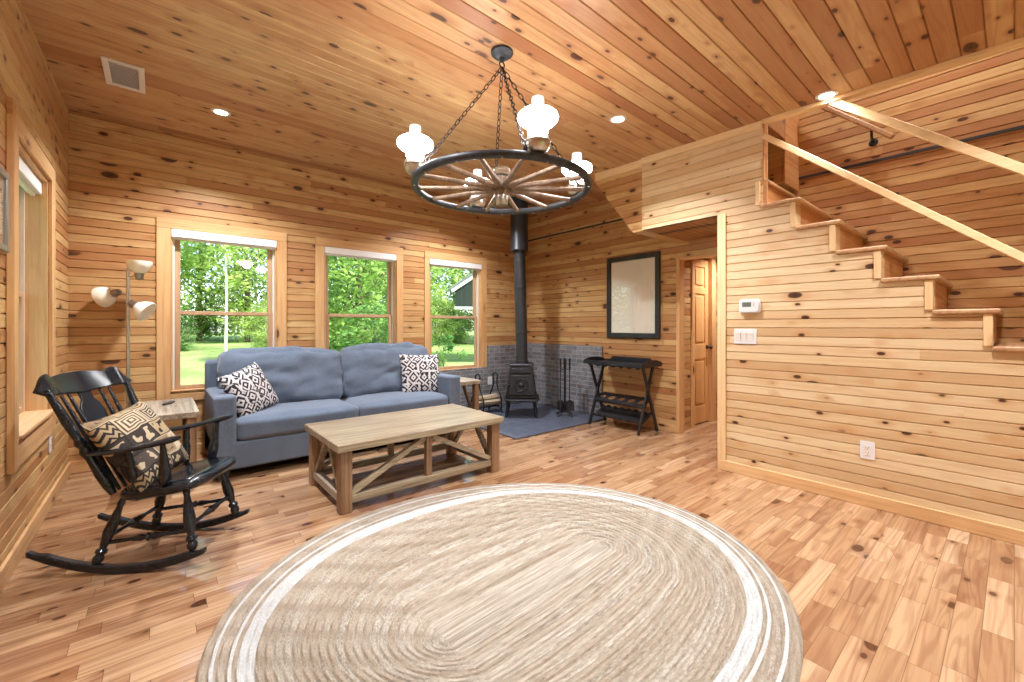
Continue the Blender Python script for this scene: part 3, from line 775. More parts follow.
# ------------------------------------------------------------------ end tables
def end_table(label, loc, w=.37, d=.80, h=.57):
    t = thing('end_table', label, 'side table', loc, 0, 'weathered wood end tables')
    MB().box((-w / 2, -d / 2, h - .045), (w / 2, d / 2, h)).build('tabletop', M['rustic_y'], t, bevel=.005)
    ex, ey = w / 2 - .045, d / 2 - .05
    for sx in (-1, 1):
        for s2 in (-1, 1): MB().box((sx * ex - .03, s2 * ey - .03, 0), (sx * ex + .03, s2 * ey + .03, h - .045)).build('leg', M['rustic_z'], t, bevel=.004)
        MB().box((sx * ex - .02, -ey + .03, .07), (sx * ex + .02, ey - .03, .11)).build('stretcher', M['rustic_y'], t, bevel=.003)
        for s2 in (-1, 1): MB().beam((sx * ex, s2 * (ey - .04), .115), (sx * ex, s2 * .03, h - .055), .028, .032, (1, 0, 0)).build('diagonal_brace', M['rustic_y'], t, bevel=.003)
    for s2 in (-1, 1): MB().box((-ex + .03, s2 * ey - .02, .07), (ex - .03, s2 * ey + .02, .11)).build('stretcher', M['rustic'], t, bevel=.003)
    return t
end_table('narrow weathered wood end table between the rocking chair and the sofa', (.055, 4.30, 0))
end_table('narrow weathered wood end table between the sofa and the stove corner', (2.775, 4.46, 0), .36, .74, .56)
rc = thing('remote_control', 'black oval remote lying on the end table beside the floor lamp', 'remote', (.07, 4.42, .5705), R(65))
MB().prism([(.085 * math.cos(a) , .024 * math.sin(a)) for a in [2 * math.pi * k / 24 for k in range(24)]], 0, .014).build('case', M['black'], rc, bevel=.004)
mb = MB()
for k in range(5): mb.cyl((-.05 + k * .022, 0, .0142), (-.05 + k * .022, 0, .016), .006, n=10)
mb.build('buttons', M['grey'], rc)

# ------------------------------------------------------------------ rocking chair (local: +x forward, +y its left)
ch = thing('rocking_chair', 'black wooden rocking chair with turned spindles and curved crest rail', 'rocking chair', (.065, 2.924, 0), R(-32))
def rz_(f): return (.56 if f < -.07 else .62) * (f + .07) ** 2
B = M['black']
for sg in (-1, 1):
    fs = [-.505 + .785 * k / 20 for k in range(21)]
    L, Rr, T_ = [], [], []
    mb = MB(); rows = []
    for f in fs:
        y = sg * (.205 + .02 * (f + .505) / .785)
        h = .040 if -.43 < f < .24 else .026
        rows.append([mb.b.verts.new(q) for q in ((f, y - .016, rz_(f) + .0005), (f, y + .016, rz_(f) + .0005), (f, y + .016, rz_(f) + h), (f, y - .016, rz_(f) + h))])
    for a, b_ in zip(rows, rows[1:]):
        for k in range(4): mb.b.faces.new((a[k], a[(k + 1) % 4], b_[(k + 1) % 4], b_[k]))
    mb.b.faces.new(rows[0][::-1]); mb.b.faces.new(rows[-1])
    mb.build('rocker', B, ch, bevel=.006)
LEG = [(0, .013), (.06, .016), (.12, .013), (.3, .021), (.5, .027), (.68, .019), (.76, .014), (.79, .024), (.83, .024), (.85, .015), (.9, .023), (.95, .022), (1, .013)]
def legp(sg, fr): return ((.155, sg * .160, .375), (.215, sg * .212, rz_(.215) + .036)) if fr else ((-.135, sg * .155, .338), (-.215, sg * .208, rz_(-.215) + .036))
for sg in (-1, 1):
    for fr in (1, 0): MB().spindle(*legp(sg, fr), LEG).build('leg', B, ch, 40)
def lerp(p, q, t): return Vector(p).lerp(Vector(q), t)
STR = [(0, .008), (.15, .011), (.3, .009), (.42, .017), (.47, .011), (.5, .02), (.53, .011), (.58, .017), (.7, .009), (.85, .011), (1, .008)]
for fr in (1, 0):
    MB().spindle(lerp(*legp(-1, fr), .6), lerp(*legp(1, fr), .6), STR, 12).build('stretcher', B, ch, 40)
for sg in (-1, 1): MB().spindle(lerp(*legp(sg, 0), .68), lerp(*legp(sg, 1), .68), STR, 12).build('stretcher', B, ch, 40)
# saddle seat: shield outline, tilted back, with a raised inner pad
out = []
for k in range(64):
    a = 2 * math.pi * k / 64; ca, sa = math.cos(a), math.sin(a)
    f = .035 + .228 * math.copysign(abs(ca) ** .72, ca); y = .235 * math.copysign(abs(sa) ** .62, sa) * (1 + .10 * math.copysign(abs(ca), ca)) * (.96 if ca < 0 else 1)
    out.append((f, y))
SM = Matrix.Translation((0, 0, .372)) @ Matrix.Rotation(R(-9.5), 4, 'Y')
mb = MB(); rings = []
for (sc, z) in ((.90, -.022), (.985, -.008), (1., .006), (.985, .020), (.93, .027), (.86, .026), (.845, .034), (.80, .037), (.6, .030), (.3, .024), (.06, .022)):
    rings.append([mb.b.verts.new(SM @ Vector((.035 + (f - .035) * sc, y * sc, z))) for f, y in out])
for a, b_ in zip(rings, rings[1:]):
    for k in range(64): mb.b.faces.new((a[k], a[(k + 1) % 64], b_[(k + 1) % 64], b_[k]))
mb.b.faces.new(rings[0][::-1]); mb.b.faces.new(rings[-1])
mb.build('seat', B, ch, 50)
# back posts, spindles, splat and crest
pb = lambda y: Vector((-.165, y, .375)); 
def crest(y):   # centre line of crest at lateral y: bows backwards
    return Vector((-.385 - .045 * (1 - (y / .25) ** 2), y, .87))
for sg in (-1, 1):
    MB().spindle((-.165, sg * .172, .372), (-.400, sg * .240, .90), [(0, .014), (.08, .022), (.2, .024), (.35, .018), (.42, .026), (.46, .017), (.50, .026), (.54, .017), (.7, .021), (.85, .017), (1, .013)], 16).build('back_post', B, ch, 40)
for y in (-.145, -.095, .095, .145):
    MB().spindle((-.172, y * .85, .375), crest(y) + Vector((0, 0, -.01)), [(0, .008), (.3, .011), (.5, .013), (.55, .009), (.6, .012), (1, .007)], 10).build('back_spindle', B, ch, 40)
# vase-shaped splat
half = [(0, .026), (.16, .030), (.28, .046), (.38, .060), (.46, .052), (.52, .034), (.57, .048), (.66, .070), (.76, .074), (.84, .058), (.90, .036), (1., .040)]
b0, b1 = Vector((-.175, 0, .375)), crest(0)
Lr, Rr_, Tt = [], [], []
for t_, hw in half:
    p = b0.lerp(b1, t_); p.x -= .02 * math.sin(math.pi * t_)
    Lr.append(p + Vector((0, -hw, 0))); Rr_.append(p + Vector((0, hw, 0))); Tt.append((.005, 0, .002))
MB().strip(Lr, Rr_, Tt).build('splat', B, ch, bevel=.003)
lo_, hi_, tt = [], [], []
for k in range(33):
    y = -.262 + .524 * k / 32; u_ = abs(y) / .262
    p = crest(min(.25, max(-.25, y))); p.y = y
    top = .962 - .035 * u_ ** 2 * (1 if u_ < .85 else 1) + (.028 if .62 < u_ < .93 else 0) * math.sin((u_ - .62) / .31 * math.pi) - .034 * (max(0, u_ - .86) / .14) ** 2
    bot = .868 - .018 * (1 - u_) ** 2 + .012 * (max(0, u_ - .9) / .1) ** 2
    lo_.append((p.x + .005, y, bot)); hi_.append((p.x - .045, y, top)); tt.append((.011, 0, .005))
MB().strip(lo_, hi_, tt).build('crest_rail', B, ch, bevel=.005)
for sg in (-1, 1):
    mb = MB(); pts = []; rad = []
    for k in range(15):
        q = k / 14; f = -.262 + .435 * q
        pts.append((f, sg * (.205 + .05 * q ** .7 - .02 * max(0, q - .8)), .582 + .075 * q - .012 * math.sin(q * math.pi))); rad.append(.020 + .010 * q - (.012 if k in (0, 14) else 0))
    mb.tube(pts, rad, 12, flat=(1.15, .55)); mb.build('arm', B, ch, 50)
    MB().spindle((.085, sg * .196, .392), (.098, sg * .245, .642), [(0, .015), (.06, .026), (.10, .018), (.14, .025), (.35, .026), (.6, .019), (.85, .012), (1, .010)], 16).build('arm_post', B, ch, 40)
    for f0, f1 in ((-.045, -.06), (.02, .015)):
        if f0 > 0: continue
        MB().spindle((f0, sg * .195, .372), (f1, sg * .232, .612), [(0, .009), (.3, .016), (.5, .018), (.62, .011), (.68, .014), (1, .009)], 12).build('arm_spindle', B, ch, 40)
# lodge-pattern pillow resting on the seat
o = pillow(.43, .15, 24, 4.).build('throw_pillow', M['tapestry'], None, 70)
fw = Vector((math.cos(R(-32)), math.sin(R(-32)), 0)); lf = Vector((-fw.y, fw.x, 0))
o.location = Vector((.065, 2.924, .580)) + fw * (-.135) + lf * (-.03)
o.rotation_euler = (Matrix.Rotation(R(-32), 4, 'Z') @ Matrix.Rotation(R(-33), 4, 'Y') @ Matrix.Rotation(R(90), 4, 'Z') @ Matrix.Rotation(R(-6), 4, 'Y')).to_euler()
tag(o, 'tan and black patchwork pillow leaning in the black rocking chair', 'pillow')

# ------------------------------------------------------------------ floor lamp
RT = Vector((.7656, -.6433, 0)); LP = Vector((-.188, 4.75, 0)); px = .00833
fl = thing('floor_lamp', 'brushed nickel floor lamp with three white bell shades in the room corner', 'floor lamp', LP)
MB().lathe([(.135, 0), (.135, .012), (.12, .022), (.03, .034), (.018, .06), (.012, .07)], n=36).build('base', M['nickel'], fl, 40)
MB().cyl((0, 0, .065), (0, 0, 1.675), .0125, n=20).lathe([(.0125, 0), (.015, .004), (.012, .012), (.004, .016)], (0, 0, 1.675), n=20).build('pole', M['nickel'], fl, 40)
SH = [(.030, 0), (.034, .004), (.048, .016), (.064, .034), (.077, .056), (.085, .080), (.087, .100), (.084, .101), (.074, .056), (.060, .034), (.042, .016), (.026, .006)]
def head(start, sock, axis):
    a = Vector(axis).normalized(); sock = Vector(sock)
    h = MB().tube([start, (Vector(start) + sock) / 2 + Vector((0, 0, -.006)), sock - a * .045], .007, 10).build('lamp_arm', M['nickel'], fl, 40)
    MB().lathe([(.012, -.055), (.026, -.048), (.031, -.02), (.034, 0), (.030, .006), (.01, .006)], sock, a, 24).build('socket', M['gunmetal'], h, 40)
    MB().lathe(SH, sock, a, 36, cap=False).build('lamp_shade', M['opal'], h, 60)
def lpt(du, dz, away=0.): return RT * (du * px) + Vector((0, 0, dz)) + Vector((.6433, .7656, 0)) * away
head(lpt(1.5, 1.612), lpt(11.5, 1.640), (0, 0, 1))
head(lpt(-1.5, 1.475), lpt(-12, 1.472, -.02), RT * -.93 + Vector((0, 0, -.32)) + Vector((-.6433, -.7656, 0)) * .05)
head(lpt(1.5, 1.355), lpt(10, 1.372, -.02), RT * .82 + Vector((0, 0, -.55)) + Vector((-.6433, -.7656, 0)) * -.2)
# ------------------------------------------------------------------ hearth, stove, tools
o = MB().box((2.905, 3.385, .0005), (XR - .032, YB - .032, .018)).build('hearth_pad', M['slate'], bevel=.004); tag(o, 'dark slate tile hearth pad in the corner under the stove', 'hearth')
SP = Vector((3.735, 4.245, .0185)); face = math.atan2(-.7656 + .03, -.6433 - .04)
sv = thing('wood_stove', 'black cast iron wood stove with a round door emblem in the brick corner', 'stove', SP, face)   # +x points at the room
I = M['iron']
def trap(x0, x1, wb, wt, z0, z1, depth_b, depth_t):
    """tapered block: front face x, widths bottom/top"""
    mb = MB(); v = [mb.b.verts.new(q) for q in ((x1, -wb, z0), (x1, wb, z0), (x0, wb, z0), (x0, -wb, z0), (x1 - depth_t, -wt, z1), (x1 - depth_t, wt, z1), (x0 + depth_t, wt, z1), (x0 + depth_t, -wt, z1))]
    for q in ((0, 1, 2, 3), (4, 5, 6, 7), (0, 1, 5, 4), (1, 2, 6, 5), (2, 3, 7, 6), (3, 0, 4, 7)): mb.b.faces.new([v[i] for i in q])
    return mb
trap(-.20, .19, .205, .148, .245, .665, 0, .055).build('body', I, sv, bevel=.012)
trap(-.155, .145, .165, .135, .6655, .695, 0, .02).build('top_plate', I, sv, bevel=.01)
mb = MB(); mb.prism([(-.20, -.225), (.12, -.238), (.27, -.205), (.285, -.16), (.285, .16), (.27, .205), (.12, .238), (-.20, .225)], .215, .245); mb.build('ash_shelf', I, sv, bevel=.009, seg=3)
for x, y in ((.17, -.17), (.17, .17), (-.16, -.17), (-.16, .17)):
    MB().tube([(x, y, .22), (x * 1.03, y * 1.05, .12), (x * 1.12, y * 1.16, .0)], [.028, .020, .017], 10).build('leg', I, sv, 50)
# front door follows the slope of the body
sl = math.atan2(.055, .42)
FM = Matrix.Translation((.192, 0, .26)) @ Matrix.Rotation(-sl, 4, 'Y')
def onface(poly, t0, t1):  # poly in (y,z) on the sloping front
    mb = MB(); rows = [[mb.b.verts.new(FM @ Vector((t, y, z))) for y, z in poly] for t in (t0, t1)]; n_ = len(poly)
    mb.b.faces.new(rows[0][::-1]); mb.b.faces.new(rows[1])
    for k in range(n_): mb.b.faces.new((rows[0][k], rows[0][(k + 1) % n_], rows[1][(k + 1) % n_], rows[1][k]))
    return mb
dr = onface([(-.172, .03), (.172, .03), (.142, .275), (.10, .285), (-.10, .285), (-.142, .275)], .0, .018).build('stove_door', I, sv, bevel=.006)
onface([(-.138, .312), (.138, .312), (.130, .372), (-.130, .372)], 0, .013).build('nameplate', I, sv, bevel=.004)
mb = MB()
for rr, th in ((.088, .006), (.066, .005)):
    mb.tube([FM @ Vector((.019, rr * math.cos(a), .155 + rr * math.sin(a))) for a in [2 * math.pi * k / 36 for k in range(36)]], th, 8, closed=True)
for k in range(10):
    a = 2 * math.pi * k / 10; mb.ball(FM @ Vector((.019, .077 * math.cos(a), .155 + .077 * math.sin(a))), .010, 8)
mb.ball(FM @ Vector((.018, 0, .155)), .034, 12, (.5, 1, 1)).build('emblem', I, dr, 50)
MB().tube([FM @ Vector((.018, -.150, .16)), FM @ Vector((.045, -.158, .16)), FM @ Vector((.050, -.185, .158)), FM @ Vector((.048, -.215, .150))], .009, 8).ball(FM @ Vector((.048, -.222, .148)), .016, 10).build('latch', I, dr, 50)
mb = MB()
for z in (.07, .24): mb.cyl(FM @ Vector((.012, .172 - .1 * (z - .03), z - .02)), FM @ Vector((.012, .172 - .1 * (z - .03), z + .02)), .011, n=10)
mb.build('hinge', I, dr, 40)
# stovepipe: single wall below, wider insulated section above
sp = thing('stovepipe', 'black stovepipe rising from the stove to the ceiling, wider at the top', 'stovepipe', (SP.x, SP.y, 0))
e = RT * .022
MB().lathe([(.092, 0), (.092, .03), (.080, .034), (.080, .09)], (0, 0, .7145), n=32).cyl((0, 0, .79), RT * -.004 + Vector((0, 0, 1.12)), .078, n=32).build('collar', M['stovepipe'], sp, 40)
MB().lathe([(.078, 0), (.083, .003), (.083, .02), (.078, .023), (.078, .60), (.082, .603), (.082, .63), (.078, .633), (.078, .95), (.083, .953), (.083, .98), (.078, .983), (.078, 1.13)], RT * -.004 + Vector((0, 0, 1.10)), RT * -.028 + Vector((0, 0, 1.13)), n=32).build('pipe', M['stovepipe'], sp, 40)
MB().lathe([(.09, 0), (.118, .004), (.122, .015), (.118, .025), (.118, .72)], RT * -.032 + Vector((0, 0, 2.20)), n=36).build('insulated_pipe', M['stovepipe'], sp, 40)
MB().lathe([(.119, 0), (.20, .002), (.20, .02), (.119, .022)], RT * -.032 + Vector((0, 0, cz(SP.x, SP.y) - .034)), n=36, cap=False).build('ceiling_collar', M['stovepipe'], sp, 40)

# fireplace tools on a stand
ft = thing('fireplace_tool_stand', 'black wrought iron fireplace tool stand beside the stove', 'fireplace tools', (4.135, 3.835, .0185), face); ft.scale = (1.1, 1.1, 1.09)
mb = MB()
for k in range(4):
    a = math.pi / 4 + k * math.pi / 2; c_, s_ = math.cos(a), math.sin(a)
    mb.tube([(0, 0, .045), (.05 * c_, .05 * s_, .05), (.095 * c_, .095 * s_, .03), (.115 * c_, .115 * s_, .008), (.130 * c_, .130 * s_, .010)], .008, 8)
mb.build('base', M['wrought'], ft, 50)
MB().cyl((0, 0, .04), (0, 0, .62), .009, n=10).lathe([(.009, 0), (.016, .01), (.012, .03), (.018, .05), (.010, .075), (.003, .085)], (0, 0, .62), n=14).build('pole', M['wrought'], ft, 40)
mb = MB()
for k in range(4):
    a = k * math.pi / 2; mb.tube([(0, 0, .56), (.03 * math.cos(a), .03 * math.sin(a), .56), (.050 * math.cos(a), .050 * math.sin(a), .555), (.054 * math.cos(a), .054 * math.sin(a), .566)], .005, 6)
mb.build('hook_ring', M['wrought'], ft, 50)
def tool(nm, lab, a, fn):
    x, y = .066 * math.cos(a), .066 * math.sin(a)
    t = thing(nm, lab, 'fireplace tool', SPt(x, y), face, 'tools on the fireplace stand')
    t.scale = (1.1, 1.1, 1.09)
    MB().lathe([(.005, .0), (.011, .01), (.008, .03), (.013, .06), (.011, .10), (.015, .115), (.008, .13), (.002, .135)], (0, 0, .565), n=12).build('handle', M['wrought'], t, 40)
    MB().cyl((0, 0, .17), (0, 0, .57), .0055, n=8).build('shaft', M['wrought'], t, 40)
    fn(t)
def SPt(x, y): 
    c_, s_ = math.cos(face), math.sin(face); return (4.135 + x * c_ - y * s_, 3.835 + x * s_ + y * c_, .0185)
def shovel(t):
    mb = MB(); mb.strip([(0, -.012, .19), (.004, -.05, .17), (.012, -.056, .08), (.02, -.045, .055)], [(0, .012, .19), (.004, .05, .17), (.012, .056, .08), (.02, .045, .055)], [(.002, 0, 0)] * 4); mb.build('scoop', M['wrought'], t, bevel=.001)
def brush(t): MB().lathe([(.012, 0), (.036, -.01), (.044, -.10), (.04, -.115), (.01, -.115)], (0, 0, .19), n=14).build('bristle_head', M['wrought'], t, 40)
def poker(t): MB().spindle((0, 0, .18), (0, 0, .055), [(0, .006), (.7, .006), (1, .001)], 8).tube([(0, 0, .11), (.02, .0, .10), (.034, 0, .12)], .005, 6).build('poker_tip', M['wrought'], t, 40)
def tongs(t): MB().tube([(0, 0, .18), (0, .012, .13), (0, .016, .08), (0, .004, .055)], .005, 6).tube([(0, 0, .18), (0, -.012, .13), (0, -.016, .08), (0, -.004, .055)], .005, 6).build('jaws', M['wrought'], t, 40)
tool('fireplace_shovel', 'black ash shovel hanging at the right side of the fireplace tool stand', R(75), shovel)
tool('fireplace_brush', 'black hearth brush hanging at the left side of the fireplace tool stand', R(-60), brush)
tool('fireplace_poker', 'thin black poker hanging behind on the fireplace tool stand', R(180), poker)
tool('fireplace_tongs', 'black log tongs hanging in front on the fireplace tool stand', R(5), tongs)

# firewood holder and logs, left of the stove
fh = thing('firewood_holder', 'black wrought iron firewood holder with curved hoops left of the stove', 'log holder', (3.46, 4.66, .0185), 0)
for sg in (-1, 1):
    x = sg * .15
    mb = MB(); P_ = []
    for k in range(25):
        q = k / 24
        if q < .42: t_ = q / .42; P_.append((x, -.125 - .035 * math.sin(t_ * math.pi * 2) + .07 * t_, .045 + .46 * t_))
        elif q > .58: t_ = (1 - q) / .42; P_.append((x, .125 + .035 * math.sin(t_ * math.pi * 2) - .07 * t_, .045 + .46 * t_))
        else:
            t_ = (q - .42) / .16; P_.append((x, -.055 + .11 * t_, .505 + .03 * math.sin(t_ * math.pi)))
    mb.tube(P_, .010, 8).build('hoop', M['wrought'], fh, 50)
    MB().tube([(x, -.125, .05), (x, -.06, .085), (x, .06, .085), (x, .125, .05)], .009, 8).build('cross_bar', M['wrought'], fh, 50)
    for s2 in (-1, 1): MB().tube([(x, s2 * .125, .05), (x, s2 * .142, .02), (x, s2 * .155, .0)], .010, 8).build('foot', M['wrought'], fh, 50)
for y in (-.06, .06): MB().cyl((-.15, y, .09), (.15, y, .09), .008, n=8).build('rail', M['wrought'], fh, 40)
fhm = Matrix.Translation((3.46, 4.66, .0185))
for k, (y, z, rr) in enumerate(((-.045, .140, .040), (.042, .138, .038), (-.002, .205, .036))):
    mb = MB(); prof = [(rr * (1 + .12 * math.sin(j * 2.3 + k)), 0) for j in range(9)]
    poly = [(rr * (1 + .15 * math.sin(j * 2.1 + k * 2)) * math.cos(2 * math.pi * j / 9), rr * (1 + .15 * math.cos(j * 1.7 + k)) * math.sin(2 * math.pi * j / 9)) for j in range(9)]
    o = mb.prism(poly, -.20, .20, Matrix.Rotation(R(90), 4, 'X')).build('firewood_log', M['log'], None, bevel=.004)
    o.location = fhm @ Vector((.0, y, z + .0)); o.rotation_euler = (0, 0, R(90 + (k - 1) * 3))
    tag(o, ['split log lying in the holder on the window side', 'split log lying in the holder on the stove side', 'pale split log lying on top of the two in the holder'][k], 'log', 'logs in the firewood holder')

# ------------------------------------------------------------------ black tray stand under the picture
ts = thing('tray_stand', 'black folding tray stand with crossed legs and bottle racks under the framed picture', 'tray stand', (4.215, 3.0, 0))
K = M['darkwood']; hx, hy = .205, .41
MB().box((-hx, -hy, .745), (hx, hy, .765)).build('tray', K, ts, bevel=.003)
mb = MB(); mb.prism([(-hy, 0), (hy, 0), (hy, .02), (hy - .10, .025), (hy - .15, .062), (-hy + .15, .062), (-hy + .10, .025), (-hy, .02)], -.0, .014, Matrix(((0, 0, 1, hx - .014), (1, 0, 0, 0), (0, 1, 0, .765), (0, 0, 0, 1)))).build('tray_side', K, ts, bevel=.002)
MB().box((-hx, -hy, .765), (-hx + .014, hy, .79)).build('tray_side', K, ts, bevel=.002)
for s2 in (-1, 1):
    mb = MB(); mb.prism([(-hx + .014, 0), (hx - .014, 0), (hx - .014, .03), (.08, .055), (-.08, .055), (-hx + .014, .03)], -.007, .007, Matrix(((1, 0, 0, 0), (0, 0, 1, s2 * (hy - .007)), (0, 1, 0, .765), (0, 0, 0, 1)))).build('tray_side', K, ts, bevel=.002)
# scalloped stemware rail below the tray
mb = MB(); pts = [(-hy + .03, .038)]
for k in range(7):
    c0 = -hy + .08 + k * .1117
    pts += [(c0 - .03 + .0075 * j, 0.012 - .0 + .018 * (1 - math.sin(j / 8 * math.pi))) for j in range(9)]
pts += [(hy - .03, .038)]
mb.prism([(a, b_) for a, b_ in pts], -.009, .009, Matrix(((0, 0, 1, -hx + .05), (1, 0, 0, 0), (0, 1, 0, .706), (0, 0, 0, 1)))).build('stemware_rail', K, ts)
for s2 in (-1, 1):
    y = s2 * .355
    for sg in (-1, 1): 
        MB().beam((sg * .172, y + sg * s2 * .011, .002), (-sg * .118, y + sg * s2 * .011, .744), .020, .038, (1, 0, 0)).build('leg', K, ts, bevel=.003)
def hole_shelf(nm, x0, x1, y0, y1, z, t, nh, rx, ry):
    """shelf with a row of oval bottle holes"""
    mb = MB(); w_ = (y1 - y0) / nh; xc = (x0 + x1) / 2; N_ = 24
    for k in range(nh):
        ya, yb_ = y0 + k * w_, y0 + (k + 1) * w_; yc = (ya + yb_) / 2
        lay = []
        for zz in (z, z + t):
            inn, out_ = [], []
            for j in range(N_):
                a = 2 * math.pi * (j + .5) / N_; c_, s_ = math.cos(a), math.sin(a)
                inn.append(mb.b.verts.new((xc + rx * c_, yc + ry * s_, zz)))
                q = 1 / max(abs(c_) / ((x1 - x0) / 2), abs(s_) / (w_ / 2)); out_.append(mb.b.verts.new((xc + c_ * q, yc + s_ * q, zz)))
            lay.append((inn, out_))
        for j in range(N_):
            j2 = (j + 1) % N_
            for (inn, out_) in lay: mb.b.faces.new((inn[j], out_[j], out_[j2], inn[j2]))
            for q in (0, 1): mb.b.faces.new((lay[0][q][j], lay[0][q][j2], lay[1][q][j2], lay[1][q][j]))
    o = mb.build(nm, K, ts); return o
def tilt(o, z, a): o.location = (0, 0, z); o.rotation_euler = (0, R(-a), 0)
tilt(hole_shelf('bottle_rack', -.085, .085, -.343, .343, -.008, .016, 5, .046, .050), .335, 27)
tilt(MB().box((-.099, -.343, -.016), (-.086, .343, .020)).build('rack_rail', K, ts, bevel=.002), .335, 27)
mb = MB(); pts = [(-.343, 0), (.343, 0), (.343, .035)]
for k in range(6, -1, -1):
    c0 = -.343 + .049 + k * .098
    pts += [(c0 + .032 * math.cos(j / 8 * math.pi), .035 - .022 * math.sin(j / 8 * math.pi)) for j in range(9)]
pts += [(-.343, .035)]
MX = lambda x, z: Matrix(((0, 0, 1, x), (1, 0, 0, 0), (0, 1, 0, z), (0, 0, 0, 1)))
tilt(mb.prism(pts, 0, .012, MX(-.105, .0)).build('notched_rail', K, ts), .15, 24)
tilt(MB().prism(pts, 0, .012, MX(.095, .0)).build('notched_rail', K, ts), .15, 24)
tilt(MB().box((-.093, -.343, -.005), (.095, .343, .007)).build('lower_shelf', K, ts, bevel=.002), .15, 24)

# ------------------------------------------------------------------ things on the walls
pf = thing('framed_picture', 'pale map print in a dark framed picture hanging over the tray stand', 'picture', (XR - .0008, 3.015, 1.057))
fwid, fh_, fb = .376, 1.017, .062
for y0, y1, z0, z1, nm in ((-fwid, -fwid + fb, 0, fh_, 'upright'), (fwid - fb, fwid, 0, fh_, 'upright'), (-fwid + fb, fwid - fb, 0, fb, 'rail'), (-fwid + fb, fwid - fb, fh_ - fb, fh_, 'rail')):
    MB().box((-.034, y0, z0), (0, y1, z1)).build('frame_' + nm, M['frame'], pf, bevel=.008)
MB().box((-.012, -fwid + fb - .004, fb - .004), (-.004, fwid - fb + .004, fh_ - fb + .004)).build('print', M['map'], pf)
MB().box((-.020, -fwid + fb - .004, fb - .004), (-.017, fwid - fb + .004, fh_ - fb + .004)).build('glass', M['picglass'], pf)
pf = thing('wall_frame', 'silver grey framed picture on the left wall at the edge of the deep window', 'picture', (XL + .0008, 2.745, 1.545))
for y0, y1, z0, z1 in ((-.30, -.262, 0, .37), (.262, .30, 0, .37), (-.262, .262, 0, .03), (-.262, .262, .335, .37)):
    MB().box((0, y0, z0), (.022, y1, z1)).build('frame_strip', M['silver'], pf, bevel=.004)
MB().box((.002, -.264, .028), (.008, .264, .337)).build('print', M['map'], pf)
MB().box((.012, -.264, .028), (.014, .264, .337)).build('glass', M['picglass'], pf)

th = thing('thermostat', 'white wall thermostat with a small grey display above the light switches', 'thermostat', (XS - .0006, 1.359, 1.360))
def rrect(w_, h_, r_, n_=6):
    return [(sx * (w_ / 2 - r_) + r_ * math.cos(a0 + j / n_ * math.pi / 2), sz_ * (h_ / 2 - r_) + r_ * math.sin(a0 + j / n_ * math.pi / 2)) for sx, sz_, a0 in ((1, 1, 0), (-1, 1, math.pi / 2), (-1, -1, math.pi), (1, -1, 1.5 * math.pi)) for j in range(n_ + 1)]
def plate(w_, h_, r_, t0, t1, y=0, z=0, side=-1):  # stands on a wall facing -x (side -1) or +x
    return MB().prism(rrect(w_, h_, r_), t0, t1, Matrix(((0, 0, side, 0), (1, 0, 0, y), (0, 1, 0, z), (0, 0, 0, 1))))
plate(.158, .112, .022, 0, .018).build('back_case', M['white'], th, bevel=.003)
plate(.142, .098, .02, .0185, .030).build('front_case', M['white'], th, bevel=.004)
dsp = plate(.068, .038, .003, .0302, .0312, .016, .014).build('display', M['lcd'], th)
mb = MB()
for k in range(2):   # two faint digits
    y = .026 - k * .018
    for dy_, dz_, w_, h_ in ((0, .012, .009, .002), (0, -.012, .009, .002), (0, 0, .009, .002), (.0045, .006, .002, .012), (-.0045, .006, .002, .012), (-.0045, -.006, .002, .012)):
        mb.box((-.0316, y + dy_ - w_ / 2, .014 + dz_ - h_ / 2), (-.0312, y + dy_ + w_ / 2, .014 + dz_ + h_ / 2))
mb.build('display_digits', M['lcdink'], dsp)
for k in range(3): plate(.007, .005, .002, .0302, .032, -.036, .026 - k * .012).build('button', M['grey'], th)
sw = thing('light_switch_plate', 'white three-gang light switch plate under the thermostat', 'light switch', (XS - .0006, 1.397, 1.119))
plate(.172, .122, .008, 0, .006).build('wall_plate', M['white'], sw, bevel=.002)
for k in (-1, 0, 1):
    rk = plate(.034, .068, .003, .0065, .0085, k * .047).build('switch_surround', M['white'], sw, bevel=.001)
    mb = MB(); v = [mb.b.verts.new(q) for q in ((-.0086, k * .047 - .014, -.030), (-.0086, k * .047 + .014, -.030), (-.0145, k * .047 + .014, .030), (-.0145, k * .047 - .014, .030), (-.0088, k * .047 + .014, .031), (-.0088, k * .047 - .014, .031))]
    for q in ((0, 1, 2, 3), (3, 2, 4, 5), (0, 3, 5), (1, 4, 2), (0, 5, 4, 1)): mb.b.faces.new([v[i] for i in q])
    mb.build('rocker', M['vinyl'], rk)
def outlet(label, loc, side, rz=0):
    t = thing('wall_outlet', label, 'outlet', loc, rz, 'white wall outlets')
    plate(.078, .117, .007, 0, .006, side=side).build('wall_plate', M['white'], t, bevel=.002)
    d_ = plate(.036, .068, .003, .0062, .0085, side=side).build('receptacle', M['vinyl'], t, bevel=.001)
    mb = MB()
    for z in (-.017, .017):
        for y, h_ in ((-.007, .010), (.007, .008)):
            x0, x1 = sorted((side * .0086, side * .0092)); mb.box((x0, y - .0012, z + .003 - h_ / 2), (x1, y + .0012, z + .003 + h_ / 2))
        mb.cyl((side * .0086, 0, z - .009), (side * .0092, 0, z - .009), .0028, n=10)
    mb.build('slots', M['slot'], d_)
outlet('white outlet low on the stepped pine wall under the stairs', (XS - .0006, .631, .373), -1)
outlet('white outlet on the left wall below the deep window', (XL + .0006, 4.17, .415), 1)
outlet('white outlet on the grey brick beside the firewood holder', (3.71, YB - .0306, .41), -1, R(90))

